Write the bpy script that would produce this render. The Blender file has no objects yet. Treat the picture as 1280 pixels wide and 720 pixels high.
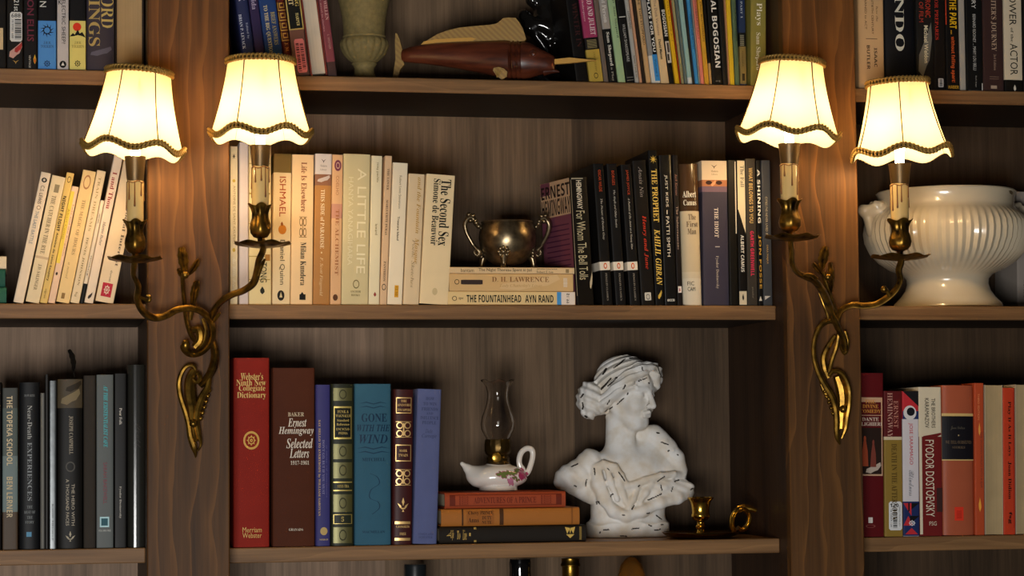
import bpy, math, random
import numpy as np
from mathutils import Vector, Matrix

# ------------------------------------------------------------------ camera, light, exposure
scn = bpy.context.scene
COL = scn.collection
rnd = random.Random(7)
F_PX, YAW, PITCH, ROLL = 2938.3, 0.2013, 0.0650, -0.0092
CAM = Vector((-0.6089, -3.2, -0.0544))
_cy, _sy, _cp, _sp, _cr, _sr = math.cos(YAW), math.sin(YAW), math.cos(PITCH), math.sin(PITCH), math.cos(ROLL), math.sin(ROLL)
_right = Vector((_cy, -_sy, 0)); _fh = Vector((_sy, _cy, 0)); _z = Vector((0, 0, 1))
FWD = _cp * _fh + _sp * _z
_up = -_sp * _fh + _cp * _z
CR = _cr * _right + _sr * _up
CU = _cr * _up - _sr * _right
cam_data = bpy.data.cameras.new('camera'); cam_data.sensor_width = 36; cam_data.lens = F_PX * 36 / 1280
cam = bpy.data.objects.new('camera', cam_data); COL.objects.link(cam)
cam.matrix_world = Matrix(((CR.x, CU.x, -FWD.x, CAM.x), (CR.y, CU.y, -FWD.y, CAM.y), (CR.z, CU.z, -FWD.z, CAM.z), (0, 0, 0, 1)))
cam_data.clip_start = 0.05
scn.camera = cam
scn.view_settings.view_transform = 'Standard'; scn.view_settings.look = 'None'
scn.view_settings.exposure = 0.0; scn.view_settings.gamma = 1.0; scn.view_settings.use_curve_mapping = False
try:
    scn.cycles.use_denoising = True
    scn.cycles.max_bounces = 8; scn.cycles.sample_clamp_indirect = 4.0
except Exception:
    pass
world = bpy.data.worlds.new('world'); scn.world = world; world.use_nodes = True
world.node_tree.nodes['Background'].inputs[0].default_value = (1.0, 0.93, 0.86, 1)
world.node_tree.nodes['Background'].inputs[1].default_value = 0.022
BULB_STRENGTH = 125.0
BULB_COLOR = (1.0, 0.68, 0.33)


def area(name, loc, target, size, power, color):
    l = bpy.data.lights.new(name, 'AREA'); l.shape = 'RECTANGLE'; l.size = size[0]; l.size_y = size[1]
    l.energy = power; l.color = color
    o = bpy.data.objects.new(name, l); COL.objects.link(o); o.location = loc
    o.rotation_euler = (Vector(target) - Vector(loc)).to_track_quat('-Z', 'Y').to_euler()
    return o


area('window_daylight', (-0.95, -3.5, -0.55), (-0.35, 0.2, -0.2), (1.0, 0.7), 74, (1.0, 0.98, 0.95))


def at(px, py, Y):
    d = FWD * F_PX + CR * (px - 640) - CU * (py - 360)
    return CAM + d * ((Y - CAM.y) / d.y)


def mpp(Y):
    return (at(641, 360, Y) - at(640, 360, Y)).length


# ------------------------------------------------------------------ materials
def lin(h):
    h = h.lstrip('#')
    c = [int(h[i:i + 2], 16) / 255 for i in (0, 2, 4)]
    return tuple(x / 12.92 if x <= .04045 else ((x + .055) / 1.055) ** 2.4 for x in c) + (1.0,)


MATS = {}


def new_mat(name):
    m = bpy.data.materials.new(name); m.use_nodes = True
    nt = m.node_tree
    return m, nt, nt.nodes['Principled BSDF']


def node(nt, kind, **kw):
    n = nt.nodes.new(kind)
    for k, v in kw.items():
        setattr(n, k, v)
    return n


def mottled(nt, bsdf, color, amount=.12, scale=60, stretch=(1, 1, 1), bump=0.0, bscale=400):
    tc = node(nt, 'ShaderNodeTexCoord'); mp = node(nt, 'ShaderNodeMapping'); mp.inputs['Scale'].default_value = stretch
    nz = node(nt, 'ShaderNodeTexNoise'); nz.inputs['Scale'].default_value = scale; nz.inputs['Detail'].default_value = 5
    hs = node(nt, 'ShaderNodeMix', data_type='RGBA')
    nt.links.new(tc.outputs['Object'], mp.inputs[0]); nt.links.new(mp.outputs[0], nz.inputs['Vector'])
    c = Vector(color[:3])
    hs.inputs['A'].default_value = tuple(c * (1 - amount)) + (1,)
    hs.inputs['B'].default_value = tuple(min(1, x) for x in c * (1 + amount)) + (1,)
    nt.links.new(nz.outputs['Fac'], hs.inputs['Factor'])
    nt.links.new(hs.outputs['Result'], bsdf.inputs['Base Color'])
    if bump:
        n2 = node(nt, 'ShaderNodeTexNoise'); n2.inputs['Scale'].default_value = bscale
        nt.links.new(mp.outputs[0], n2.inputs['Vector'])
        b = node(nt, 'ShaderNodeBump'); b.inputs['Strength'].default_value = bump; b.inputs['Distance'].default_value = .001
        nt.links.new(n2.outputs['Fac'], b.inputs['Height']); nt.links.new(b.outputs[0], bsdf.inputs['Normal'])


def M(color, rough=.45, kind='paper', metal=0.0):
    key = (color, rough, kind, metal)
    if key in MATS:
        return MATS[key]
    m, nt, b = new_mat(kind + '_' + color)
    b.inputs['Roughness'].default_value = rough; b.inputs['Metallic'].default_value = metal
    if kind in ('paper', 'cloth', 'ink') and not metal: b.inputs['Specular IOR Level'].default_value = .13 if rough > .3 else .5
    if kind == 'ink':
        b.inputs['Base Color'].default_value = lin(color)
    elif kind == 'cloth':
        mottled(nt, b, lin(color), .12, 40, bump=.35, bscale=900)
    elif kind == 'glaze':
        mottled(nt, b, lin(color), .05, 25); b.inputs['Coat Weight'].default_value = .5
    elif kind == 'foil':
        mottled(nt, b, lin(color), .2, 40, bump=.22, bscale=45); b.inputs['Metallic'].default_value = .45; b.inputs['Roughness'].default_value = .27
    elif kind == 'metal':
        mottled(nt, b, lin(color), .25, 70, bump=.15, bscale=300)
    else:
        mottled(nt, b, lin(color), .08, 35)
    MATS[key] = m
    return m


def page_mat(color='d8c8a4'):
    key = ('pages', color)
    if key in MATS:
        return MATS[key]
    m, nt, b = new_mat('pages_' + color)
    b.inputs['Roughness'].default_value = .85
    tc = node(nt, 'ShaderNodeTexCoord'); mp = node(nt, 'ShaderNodeMapping'); mp.inputs['Scale'].default_value = (1500, 1500, 4)
    nz = node(nt, 'ShaderNodeTexNoise'); nz.inputs['Scale'].default_value = 1; nz.inputs['Detail'].default_value = 3
    n2 = node(nt, 'ShaderNodeTexNoise'); n2.inputs['Scale'].default_value = 25
    r = node(nt, 'ShaderNodeMix', data_type='RGBA'); r2 = node(nt, 'ShaderNodeMix', data_type='RGBA'); r2.blend_type = 'MULTIPLY'; r2.inputs['Factor'].default_value = .35
    c = Vector(lin(color)[:3])
    r.inputs['A'].default_value = tuple(c * .72) + (1,); r.inputs['B'].default_value = tuple(c * 1.1) + (1,)
    nt.links.new(tc.outputs['Object'], mp.inputs[0]); nt.links.new(mp.outputs[0], nz.inputs['Vector'])
    nt.links.new(nz.outputs['Fac'], r.inputs['Factor']); nt.links.new(tc.outputs['Object'], n2.inputs['Vector'])
    nt.links.new(r.outputs['Result'], r2.inputs['A']); nt.links.new(n2.outputs['Fac'], r2.inputs['B'])
    nt.links.new(r2.outputs['Result'], b.inputs['Base Color'])
    MATS[key] = m
    return m


def wood(name, dark, light, axis='Z', fine=160, wavy=0.0, rough=.5, plank_light_tints=None):
    """grain running along axis; planks = list of (x, tint) board seams along X; tint mixes plank tone and painted daylight"""
    m, nt, b = new_mat(name)
    b.inputs['Roughness'].default_value = rough; b.inputs['Specular IOR Level'].default_value = .22
    tc = node(nt, 'ShaderNodeTexCoord')
    sep = node(nt, 'ShaderNodeSeparateXYZ'); nt.links.new(tc.outputs['Object'], sep.inputs[0])

    def mapped(a, l):
        mp = node(nt, 'ShaderNodeMapping')
        mp.inputs['Scale'].default_value = (a, a, l) if axis == 'Z' else (l, a, a)
        nt.links.new(tc.outputs['Object'], mp.inputs[0]); return mp
    n1 = node(nt, 'ShaderNodeTexNoise'); n1.inputs['Scale'].default_value = 1; n1.inputs['Detail'].default_value = 6; n1.inputs['Roughness'].default_value = .65
    nt.links.new(mapped(fine, fine * .03).outputs[0], n1.inputs['Vector'])
    n2 = node(nt, 'ShaderNodeTexNoise'); n2.inputs['Scale'].default_value = 1; n2.inputs['Detail'].default_value = 3
    nt.links.new(mapped(22, 1.6).outputs[0], n2.inputs['Vector'])
    mx = node(nt, 'ShaderNodeMix'); mx.inputs['Factor'].default_value = .5
    nt.links.new(n1.outputs['Fac'], mx.inputs['A']); nt.links.new(n2.outputs['Fac'], mx.inputs['B'])
    fac = mx.outputs['Result']
    if wavy:
        wv = node(nt, 'ShaderNodeTexWave'); wv.bands_direction = 'X' if axis == 'Z' else 'Z'
        wv.inputs['Scale'].default_value = 1.0; wv.inputs['Distortion'].default_value = 9.0
        wv.inputs['Detail'].default_value = 2.5; wv.inputs['Detail Scale'].default_value = 1.2; wv.wave_profile = 'SAW'
        nt.links.new(mapped(12, 3.2).outputs[0], wv.inputs['Vector'])
        pw = node(nt, 'ShaderNodeMath', operation='POWER'); pw.inputs[1].default_value = 6
        nt.links.new(wv.outputs['Fac'], pw.inputs[0])
        ad = node(nt, 'ShaderNodeMath', operation='MULTIPLY_ADD'); ad.inputs[1].default_value = wavy
        nt.links.new(pw.outputs[0], ad.inputs[0]); nt.links.new(fac, ad.inputs[2]); fac = ad.outputs[0]
    rp = node(nt, 'ShaderNodeValToRGB')
    rp.color_ramp.elements[0].position = .3; rp.color_ramp.elements[0].color = lin(dark)
    rp.color_ramp.elements[1].position = .72; rp.color_ramp.elements[1].color = lin(light)
    nt.links.new(fac, rp.inputs[0])
    out = rp.outputs[0]
    if plank_light_tints:
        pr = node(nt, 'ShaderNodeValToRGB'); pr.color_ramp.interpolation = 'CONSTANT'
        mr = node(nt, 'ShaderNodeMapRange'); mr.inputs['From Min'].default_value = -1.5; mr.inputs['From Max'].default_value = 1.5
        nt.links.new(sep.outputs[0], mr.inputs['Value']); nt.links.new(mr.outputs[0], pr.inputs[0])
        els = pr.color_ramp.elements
        els[0].position = 0; els[0].color = plank_light_tints[0][1] + (1,)
        els[1].position = (plank_light_tints[1][0] + 1.5) / 3; els[1].color = plank_light_tints[1][1] + (1,)
        for x, t in plank_light_tints[2:]:
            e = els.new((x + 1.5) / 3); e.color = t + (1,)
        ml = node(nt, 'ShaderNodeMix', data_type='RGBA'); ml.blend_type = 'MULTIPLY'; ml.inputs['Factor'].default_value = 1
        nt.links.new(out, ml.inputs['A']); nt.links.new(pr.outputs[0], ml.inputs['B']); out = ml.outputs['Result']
    nt.links.new(out, b.inputs['Base Color'])
    bp = node(nt, 'ShaderNodeBump'); bp.inputs['Strength'].default_value = .25; bp.inputs['Distance'].default_value = .001
    nt.links.new(n1.outputs['Fac'], bp.inputs['Height']); nt.links.new(bp.outputs[0], b.inputs['Normal'])
    return m


# ------------------------------------------------------------------ mesh helpers
def catmull(P, n):
    P = [np.array(p, float) for p in P]
    P = [2 * P[0] - P[1]] + P + [2 * P[-1] - P[-2]]
    out = []
    for i in range(1, len(P) - 2):
        a, b, c, d = P[i - 1:i + 3]
        for k in range(n):
            t = k / n
            out.append(.5 * (2 * b + (c - a) * t + (2 * a - 5 * b + 4 * c - d) * t * t + (3 * b - a - 3 * c + d) * t ** 3))
    out.append(P[-2]); return out


class MB:
    def __init__(s):
        s.v = []; s.f = []; s.m = []

    def add(s, vs, fs, m=0):
        o = len(s.v); s.v += [tuple(map(float, v)) for v in vs]
        for f in fs:
            s.f.append(tuple(i + o for i in f)); s.m.append(m)
        return s

    def box(s, a, b, m=0):
        x0, y0, z0 = a; x1, y1, z1 = b
        return s.add([(x0, y0, z0), (x1, y0, z0), (x1, y1, z0), (x0, y1, z0), (x0, y0, z1), (x1, y0, z1), (x1, y1, z1), (x0, y1, z1)],
                     [(0, 3, 2, 1), (4, 5, 6, 7), (0, 1, 5, 4), (1, 2, 6, 5), (2, 3, 7, 6), (3, 0, 4, 7)], m)

    def bevel_box(s, a, b, r, m=0):
        x0, y0, z0 = a; x1, y1, z1 = b
        # chamfered in the X-Z outline and at the front edge
        ring = [(x0 + r, z0), (x1 - r, z0), (x1, z0 + r), (x1, z1 - r), (x1 - r, z1), (x0 + r, z1), (x0, z1 - r), (x0, z0 + r)]
        cx, cz = (x0 + x1) / 2, (z0 + z1) / 2
        ins = [(x - math.copysign(min(r, abs(x - cx)), x - cx), z - math.copysign(min(r, abs(z - cz)), z - cz)) for x, z in ring]
        vs = [(x, y0, z) for x, z in ins] + [(x, y0 + r, z) for x, z in ring] + [(x, y1, z) for x, z in ring]
        fs = [tuple(range(8)), tuple(range(23, 15, -1))]
        for k in (0, 8):
            fs += [(k + i, k + 8 + i, k + 8 + (i + 1) % 8, k + (i + 1) % 8) for i in range(8)]
        return s.add(vs, fs, m)

    def lathe(s, prof, n=40, c=(0, 0, 0), mod=None, m=0, close=True):
        """prof = [(r,z)...]; mod(r,z,theta)->(r,z)"""
        vs = []; fs = []
        for r, z in prof:
            for k in range(n):
                th = 2 * math.pi * k / n
                rr, zz = mod(r, z, th) if mod else (r, z)
                vs.append((c[0] + rr * math.sin(th), c[1] - rr * math.cos(th), c[2] + zz))
        for i in range(len(prof) - 1):
            for k in range(n):
                a = i * n + k; b = i * n + (k + 1) % n
                fs.append((a, b, b + n, a + n))
        if close:
            if prof[0][0] > 1e-6: fs.append(tuple(range(n - 1, -1, -1)))
            if prof[-1][0] > 1e-6: fs.append(tuple(range((len(prof) - 1) * n, len(prof) * n)))
        return s.add(vs, fs, m)

    def tube(s, pts, rad, n=10, flat=1.0, m=0, closed=False, groove=0):
        P = [np.array(p, float) for p in pts]
        R = rad if hasattr(rad, '__len__') else [rad] * len(P)
        N = len(P); vs = []; fs = []
        T = []
        for i in range(N):
            a = P[i - 1] if (i > 0 or closed) else P[i]; b = P[(i + 1) % N] if (i < N - 1 or closed) else P[i]
            t = b - a; T.append(t / (np.linalg.norm(t) + 1e-12))
        ref = np.array((0, 1., 0)) if abs(T[0][1]) < .9 else np.array((1., 0, 0))
        for i in range(N):
            nrm = ref - T[i] * ref.dot(T[i]); nrm /= np.linalg.norm(nrm) + 1e-12; ref = nrm
            bi = np.cross(T[i], nrm)
            for k in range(n):
                a = 2 * math.pi * k / n
                g = 1 - groove * (math.cos(3 * a) * .5 + .5) if groove else 1
                vs.append(P[i] + R[i] * g * (math.cos(a) * nrm * flat + math.sin(a) * bi))
        for i in range(N if closed else N - 1):
            j = (i + 1) % N
            for k in range(n):
                fs.append((i * n + k, i * n + (k + 1) % n, j * n + (k + 1) % n, j * n + k))
        if not closed:
            fs.append(tuple(range(n - 1, -1, -1))); fs.append(tuple(range((N - 1) * n, N * n)))
        return s.add(vs, fs, m)

    def ell(s, c, r, n=16, m=0):
        prof = [(math.sin(math.pi * i / n), -math.cos(math.pi * i / n)) for i in range(n + 1)]
        vs = []; fs = []; q = n * 2
        for a, z in prof:
            for k in range(q):
                th = 2 * math.pi * k / q
                vs.append((c[0] + r[0] * a * math.cos(th), c[1] + r[1] * a * math.sin(th), c[2] + r[2] * z))
        for i in range(n):
            for k in range(q):
                fs.append((i * q + k, i * q + (k + 1) % q, (i + 1) * q + (k + 1) % q, (i + 1) * q + k))
        return s.add(vs, fs, m)

    def prism(s, poly, y0, y1, m=0):
        n = len(poly)
        vs = [(x, y0, z) for x, z in poly] + [(x, y1, z) for x, z in poly]
        fs = [tuple(range(n)), tuple(range(2 * n - 1, n - 1, -1))] + [(i, i + n, (i + 1) % n + n, (i + 1) % n) for i in range(n)]
        return s.add(vs, fs, m)

    def build(s, name, mats, parent=None, world_space=True, smooth=.7, normals=True):
        if not isinstance(mats, (list, tuple)): mats = [mats]
        me = bpy.data.meshes.new(name)
        off = Vector((0, 0, 0))
        if parent and world_space:
            p = parent
            while p: off = off + p.location; p = p.parent
        me.from_pydata([(x - off.x, y - off.y, z - off.z) for x, y, z in s.v], [], s.f)
        for m in mats: me.materials.append(m)
        me.polygons.foreach_set('material_index', s.m)
        me.validate()
        if normals:
            import bmesh
            bm = bmesh.new(); bm.from_mesh(me); bmesh.ops.recalc_face_normals(bm, faces=bm.faces); bm.to_mesh(me); bm.free()
        if smooth:
            me.shade_smooth(); me.set_sharp_from_angle(angle=smooth)
        o = bpy.data.objects.new(name, me); COL.objects.link(o)
        if parent: o.parent = parent
        return o


def thing(name, label, cat, loc, group=None):
    o = bpy.data.objects.new(name, None); COL.objects.link(o); o.location = loc; o.empty_display_size = .02
    tag(o, label, cat, group); return o


def tag(o, label, cat, group=None):
    o['label'] = label; o['category'] = cat
    if group: o['group'] = group
    return o


def struct(o):
    o['kind'] = 'structure'; return o


def surface_nets(F, org, h):
    nx, ny, nz = F.shape
    acc = np.zeros((nx - 1, ny - 1, nz - 1, 3), np.float32); cnt = np.zeros((nx - 1, ny - 1, nz - 1), np.int8)
    sl = lambda c: tuple(slice(c[i], F.shape[i] - 1 + c[i]) for i in range(3))
    for ax in range(3):
        o = [i for i in range(3) if i != ax]
        for p in (0, 1):
            for q in (0, 1):
                c0 = [0, 0, 0]; c0[o[0]] = p; c0[o[1]] = q; c1 = list(c0); c1[ax] = 1
                f0 = F[sl(c0)]; f1 = F[sl(c1)]; mk = (f0 < 0) != (f1 < 0)
                t = f0[mk] / (f0[mk] - f1[mk])
                pos = np.tile(np.array(c0, np.float32), (len(t), 1)); pos[:, ax] = t
                acc[mk] += pos; cnt[mk] += 1
    act = cnt > 0
    ids = -np.ones(act.shape, np.int64); ids[act] = np.arange(act.sum())
    V = (np.argwhere(act) + acc[act] / cnt[act][:, None]) * h + np.array(org)
    S = F < 0; faces = []
    for ax in range(3):
        b, c = (ax + 1) % 3, (ax + 2) % 3
        s0 = [slice(1, -1)] * 3; s1 = [slice(1, -1)] * 3
        s0[ax] = slice(0, -1); s1[ax] = slice(1, None)
        A = S[tuple(s0)]; B = S[tuple(s1)]
        for mk, flip in ((A & ~B, False), (~A & B, True)):
            I = np.argwhere(mk)
            if not len(I): continue
            I[:, b] += 1; I[:, c] += 1
            def cell(db, dc):
                J = I.copy(); J[:, b] += db; J[:, c] += dc
                return ids[J[:, 0], J[:, 1], J[:, 2]]
            q = np.stack([cell(-1, -1), cell(0, -1), cell(0, 0), cell(-1, 0)], 1)
            faces.append(q[:, ::-1] if flip else q)
    return V, np.concatenate(faces)


def smin(a, b, k):
    h = np.clip(.5 + .5 * (b - a) / k, 0, 1)
    return b + (a - b) * h - k * h * (1 - h)


def sd_caps(P, a, b, ra, rb=None):
    rb = ra if rb is None else rb
    a = np.array(a, np.float32); b = np.array(b, np.float32); d = b - a
    t = np.clip(((P[0] - a[0]) * d[0] + (P[1] - a[1]) * d[1] + (P[2] - a[2]) * d[2]) / max(1e-9, float(d @ d)), 0, 1)
    return np.sqrt((P[0] - a[0] - t * d[0]) ** 2 + (P[1] - a[1] - t * d[1]) ** 2 + (P[2] - a[2] - t * d[2]) ** 2) - (ra + (rb - ra) * t)


def sd_ell(P, c, r):
    k = np.sqrt(((P[0] - c[0]) / r[0]) ** 2 + ((P[1] - c[1]) / r[1]) ** 2 + ((P[2] - c[2]) / r[2]) ** 2)
    return (k - 1) * min(r)


def grid(lo, hi, h):
    ax = [np.arange(lo[i], hi[i] + h, h, dtype=np.float32) for i in range(3)]
    return np.meshgrid(*ax, indexing='ij', sparse=True)


# ------------------------------------------------------------------ bookcase
S_Y, D_Y = 0.0524, 0.2925
XA, XB, XC, XD = -0.4581, -0.3479, 0.4442, 0.5534
X_L, X_R = -1.75, 1.75
Z_TOP, Z_BOT = 1.00, -0.95
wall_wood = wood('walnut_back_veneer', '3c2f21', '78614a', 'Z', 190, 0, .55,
                 plank_light_tints=[(-1.5, (1.75, 1.78, 2.0)), (at(473, 420, D_Y).x, (1.30, 1.27, 1.24)), (at(712, 420, D_Y).x, (.70, .66, .62)), (.5, (.46, .42, .38))])  # left and middle planks lightened past their own tone to imitate daylight
board_wood = wood('stained_face_board', '251609', '6a4520', 'Z', 120, .30, .55)
side_wood = wood('dark_side_veneer', '2a1c14', '46301f', 'Z', 150, 0, .5)
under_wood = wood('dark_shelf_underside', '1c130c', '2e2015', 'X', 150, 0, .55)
shelf_wood = wood('walnut_shelf', '513822', '99724a', 'X', 150, .1, .5)


def slab(name, a, b, mat, r=0):
    mb = MB()
    (mb.bevel_box(a, b, r) if r else mb.box(a, b))
    return mb.build(name, mat, None, smooth=0)


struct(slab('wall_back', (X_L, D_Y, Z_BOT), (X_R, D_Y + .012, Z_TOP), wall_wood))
struct(slab('wall_left', (XA, .018, Z_BOT), (XB, D_Y, Z_TOP), side_wood))
struct(slab('wall_right', (XC, .018, Z_BOT), (XD, D_Y, Z_TOP), side_wood))
struct(slab('trim_1', (XA, 0, Z_BOT), (XB, .018, Z_TOP), board_wood, .0015))
struct(slab('trim_2', (XC, 0, Z_BOT), (XD, .018, Z_TOP), board_wood, .0015))
BAY = {1: (X_L, XA), 2: (XB, XC), 3: (XD, X_R)}
TOPS = {(1, 1): [(0, 85.6), (130, 87.5)], (2, 1): [(370, 95.5), (600, 100), (943, 104.6)], (3, 1): [(1070, 109.7), (1280, 114.7)],
        (1, 2): [(130, 378.7), (172, 380.8)], (2, 2): [(288, 381), (440, 381.7), (760, 381.7), (977, 381)], (3, 2): [(1090, 382.5), (1280, 383.0)],
        (1, 3): [(0, 686.5), (185, 686)], (2, 3): [(291, 686.5), (840, 674), (983, 673.3)], (3, 3): [(1081.5, 672), (1280, 668.8)]}
SZ = {}
ordw = {1: 'upper', 2: 'middle', 3: 'lower'}
bayw = {1: 'left bay', 2: 'wide centre bay', 3: 'right bay'}
for (bay, row), pts in TOPS.items():
    z = sum(at(x, y, S_Y).z for x, y in pts) / len(pts); SZ[bay, row] = z
    x0, x1 = BAY[bay]
    mb = MB().bevel_box((x0, S_Y, z - .0205), (x1, D_Y, z), .0012)
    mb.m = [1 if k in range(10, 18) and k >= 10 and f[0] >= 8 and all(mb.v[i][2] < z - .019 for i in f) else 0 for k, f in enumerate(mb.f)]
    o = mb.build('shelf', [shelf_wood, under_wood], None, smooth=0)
    tag(o, 'walnut %s shelf of the bookcase in the %s' % (ordw[row], bayw[bay]), 'shelf', 'walnut shelves')
ZB = SZ[2, 3] - .335
for bay in (1, 2, 3):
    x0, x1 = BAY[bay]
    struct(slab('floor' if bay == 2 else 'trim_%d' % (bay + 3), (x0, S_Y, ZB - .02), (x1, D_Y, ZB), shelf_wood))

# ------------------------------------------------------------------ lettering
def _map(s, up, lo, dg=0, ex={}):
    o = ''
    for c in s:
        if c in ex: o += ex[c]
        elif 'A' <= c <= 'Z': o += chr(up + ord(c) - 65)
        elif 'a' <= c <= 'z': o += chr(lo + ord(c) - 97)
        elif dg and '0' <= c <= '9': o += chr(dg + ord(c) - 48)
        else: o += c
    return o


STY = {'s': (lambda t: t, 0), 'S': (lambda t: _map(t, 0x1D5D4, 0x1D5EE, 0x1D7EC), 0), 'b': (lambda t: _map(t, 0x1D400, 0x1D41A, 0x1D7CE), 0),
       'r': (lambda t: _map(t, 0x1D400, 0x1D41A, 0x1D7CE), -.005), 'i': (lambda t: _map(t, 0x1D434, 0x1D44E, 0, {'h': '\u210e'}), 0.002),
       'I': (lambda t: _map(t, 0x1D468, 0x1D482), 0), 'c': (lambda t: _map(t, 0x1D4D0, 0x1D4EA), 0), 'k': (lambda t: t, .02)}
TXT = {}


def text_mesh(body, sty):
    key = (body, sty)
    if key not in TXT:
        fn, off = STY[sty]
        c = bpy.data.curves.new('lettering', 'FONT'); c.body = fn(body); c.size = 1; c.offset = off; c.resolution_u = 2
        o = bpy.data.objects.new('lettering', c); me = bpy.data.meshes.new_from_object(o)
        V = np.array([v.co[:2] for v in me.vertices], float).reshape(-1, 2); Fc = [tuple(p.vertices) for p in me.polygons]
        bpy.data.objects.remove(o); bpy.data.curves.remove(c); bpy.data.meshes.remove(me)
        V -= V.min(0); V /= np.maximum(V.max(0), 1e-6)
        TXT[key] = (V, Fc)
    return TXT[key]


def _circ(cx, cy, rx, ry, n=20):
    return [(cx + rx * math.cos(2 * math.pi * i / n), cy + ry * math.sin(2 * math.pi * i / n)) for i in range(n)]


def _ring(cx, cy, r, w, n=24):
    a = _circ(cx, cy, r, r, n); b = _circ(cx, cy, r - w, r - w, n)
    return [[a[i], a[(i + 1) % n], b[(i + 1) % n], b[i]] for i in range(n)]


def shape(kind):
    R = lambda a, b, c, d: [(a, b), (c, b), (c, d), (a, d)]
    if kind == 'rect': return [R(0, 0, 1, 1)]
    if kind == 'round':
        q = .12; return [[(q, 0), (1 - q, 0), (1, q / 2), (1, 1 - q / 2), (1 - q, 1), (q, 1), (0, 1 - q / 2), (0, q / 2)]]
    if kind == 'disc': return [_circ(.5, .5, .5, .5, 24)]
    if kind == 'ring': return _ring(.5, .5, .5, .12)
    if kind == 'frame': return [R(0, 0, 1, .06), R(0, .94, 1, 1), R(0, .06, .05, .94), R(.95, .06, 1, .94)]
    if kind == 'gear':
        return _ring(.5, .5, .36, .1) + _ring(.5, .5, .15, .1) + [[(.5 + .36 * math.cos(a - .2), .5 + .36 * math.sin(a - .2)), (.5 + .5 * math.cos(a), .5 + .5 * math.sin(a)), (.5 + .36 * math.cos(a + .2), .5 + .36 * math.sin(a + .2))] for a in [i * math.pi / 4 for i in range(8)]]
    if kind == 'sun':
        return _ring(.5, .5, .27, .07) + [[(.5 + .25 * math.cos(a - .2), .5 + .25 * math.sin(a - .2)), (.5 + .5 * math.cos(a + .35), .5 + .5 * math.sin(a + .35)), (.5 + .26 * math.cos(a + .25), .5 + .26 * math.sin(a + .25))] for a in [i * math.pi / 5 for i in range(10)]]
    if kind == 'star':
        return [[(.5 + .12 * math.cos(a - .5), .5 + .12 * math.sin(a - .5)), (.5 + .5 * math.cos(a), .5 + .5 * math.sin(a)), (.5 + .12 * math.cos(a + .5), .5 + .12 * math.sin(a + .5)), (.5, .5)] for a in [i * math.pi / 4 for i in range(8)]]
    if kind == 'bars':
        out = []; y = 0; r = random.Random(3)
        while y < .97:
            w = r.choice((.02, .035, .05)); out.append(R(.0, y, 1, min(1, y + w))); y += w + r.choice((.02, .03, .045))
        return out
    if kind == 'lines': return [R(0, i / 8, 1, i / 8 + .05) for i in range(8)]
    if kind == 'rules': return [R(0, 0, 1, .14), R(0, .86, 1, 1)]
    if kind == 'tri': return [[(0, 0), (1, 0), (.5, 1)]]
    if kind == 'wedge': return [[(0, 1), (1, 1), (1, 0)]]
    if kind == 'wedgel': return [[(0, 0), (1, 1), (0, 1)]]
    if kind == 'leaf': return [[(.5, 0), (.85, .3), (.8, .6), (.5, 1), (.15, .55), (.2, .25)]]
    if kind == 'zig': return [[(0, .1), (.2, .55), (.32, .35), (.5, 1), (.62, .5), (.78, .7), (1, 0), (.75, .2), (.5, .3), (.25, .15)]]
    if kind == 'blob': return [[(.05, .1), (.35, .0), (.6, .2), (.8, .3), (1, .7), (.95, 1), (.7, .8), (.4, .6), (.1, .4)]]
    if kind == 'bird': return [[(0, 1), (.3, .6), (.5, .2), (.7, .6), (1, 1), (.65, .75), (.5, .5), (.35, .75)], [(.42, .2), (.58, .2), (.5, 0)]]
    if kind == 'robe':
        return [[(.1, 0), (.75, 0), (.7, .5), (.55, .85), (.35, .85), (.2, .5)], _circ(.45, .9, .12, .1, 12)]
    if kind == 'key':
        o = []
        for k in range(4):
            y = k / 4
            o += [R(0, y, 1, y + .03), R(.0, y + .03, .12, y + .22), R(.24, y + .07, .9, y + .10), R(.8, y + .1, .9, y + .2), R(.24, y + .17, .7, y + .2), R(.24, y + .1, .34, y + .17)]
        return o
    if kind == 'scroll':
        o = []
        for cx, cy, r in ((.25, .75, .22), (.75, .75, .22), (.25, .25, .22), (.75, .25, .22)): o += _ring(cx, cy, r, .07, 14)
        return o + [R(0, .97, 1, 1), R(0, 0, 1, .03), R(.46, .1, .54, .9)]
    if kind == 'fleur': return [[(.5, 1), (.62, .7), (.5, .4), (.38, .7)], [(0, .6), (.3, .45), (.45, .15), (.2, .3)], [(1, .6), (.7, .45), (.55, .15), (.8, .3)], R(.3, .2, .7, .27), [(.4, 0), (.6, 0), (.5, .2)]]
    if kind == 'swash':
        o = []
        for y in (.25, .75): o += [[(0, y), (.25, y + .22), (.5, y), (.75, y + .22), (1, y), (.75, y + .1), (.5, y - .12), (.25, y + .1)]]
        return o
    if kind == 'vine':
        P = catmull([(.1, 1), (.7, .92), (.9, .75), (.2, .6), (.1, .4), (.8, .3), (.9, .15), (.3, .0)], 6)
        return [[tuple(P[i] + (.04, 0)), tuple(P[i + 1] + (.04, 0)), tuple(P[i + 1] - (.04, 0)), tuple(P[i] - (.04, 0))] for i in range(len(P) - 1)]
    if kind == 'shield': return [[(0, 1), (.5, .9), (.2, .4)], [(1, 1), (.5, .9), (.8, .4)], [(.1, .35), (.9, .35), (.5, 0)], [(.4, .8), (.6, .8), (.5, .4)]]
    if kind == 'ribs': return [R(0, i / 26, 1, i / 26 + .018) for i in range(26)]
    return [R(0, 0, 1, 1)]


# ------------------------------------------------------------------ books
ROWY = {1: {1: 88, 2: 100, 3: 112}, 2: {1: 380, 2: 381.5, 3: 383}, 3: {1: 685, 2: 682, 3: 668}}


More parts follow.
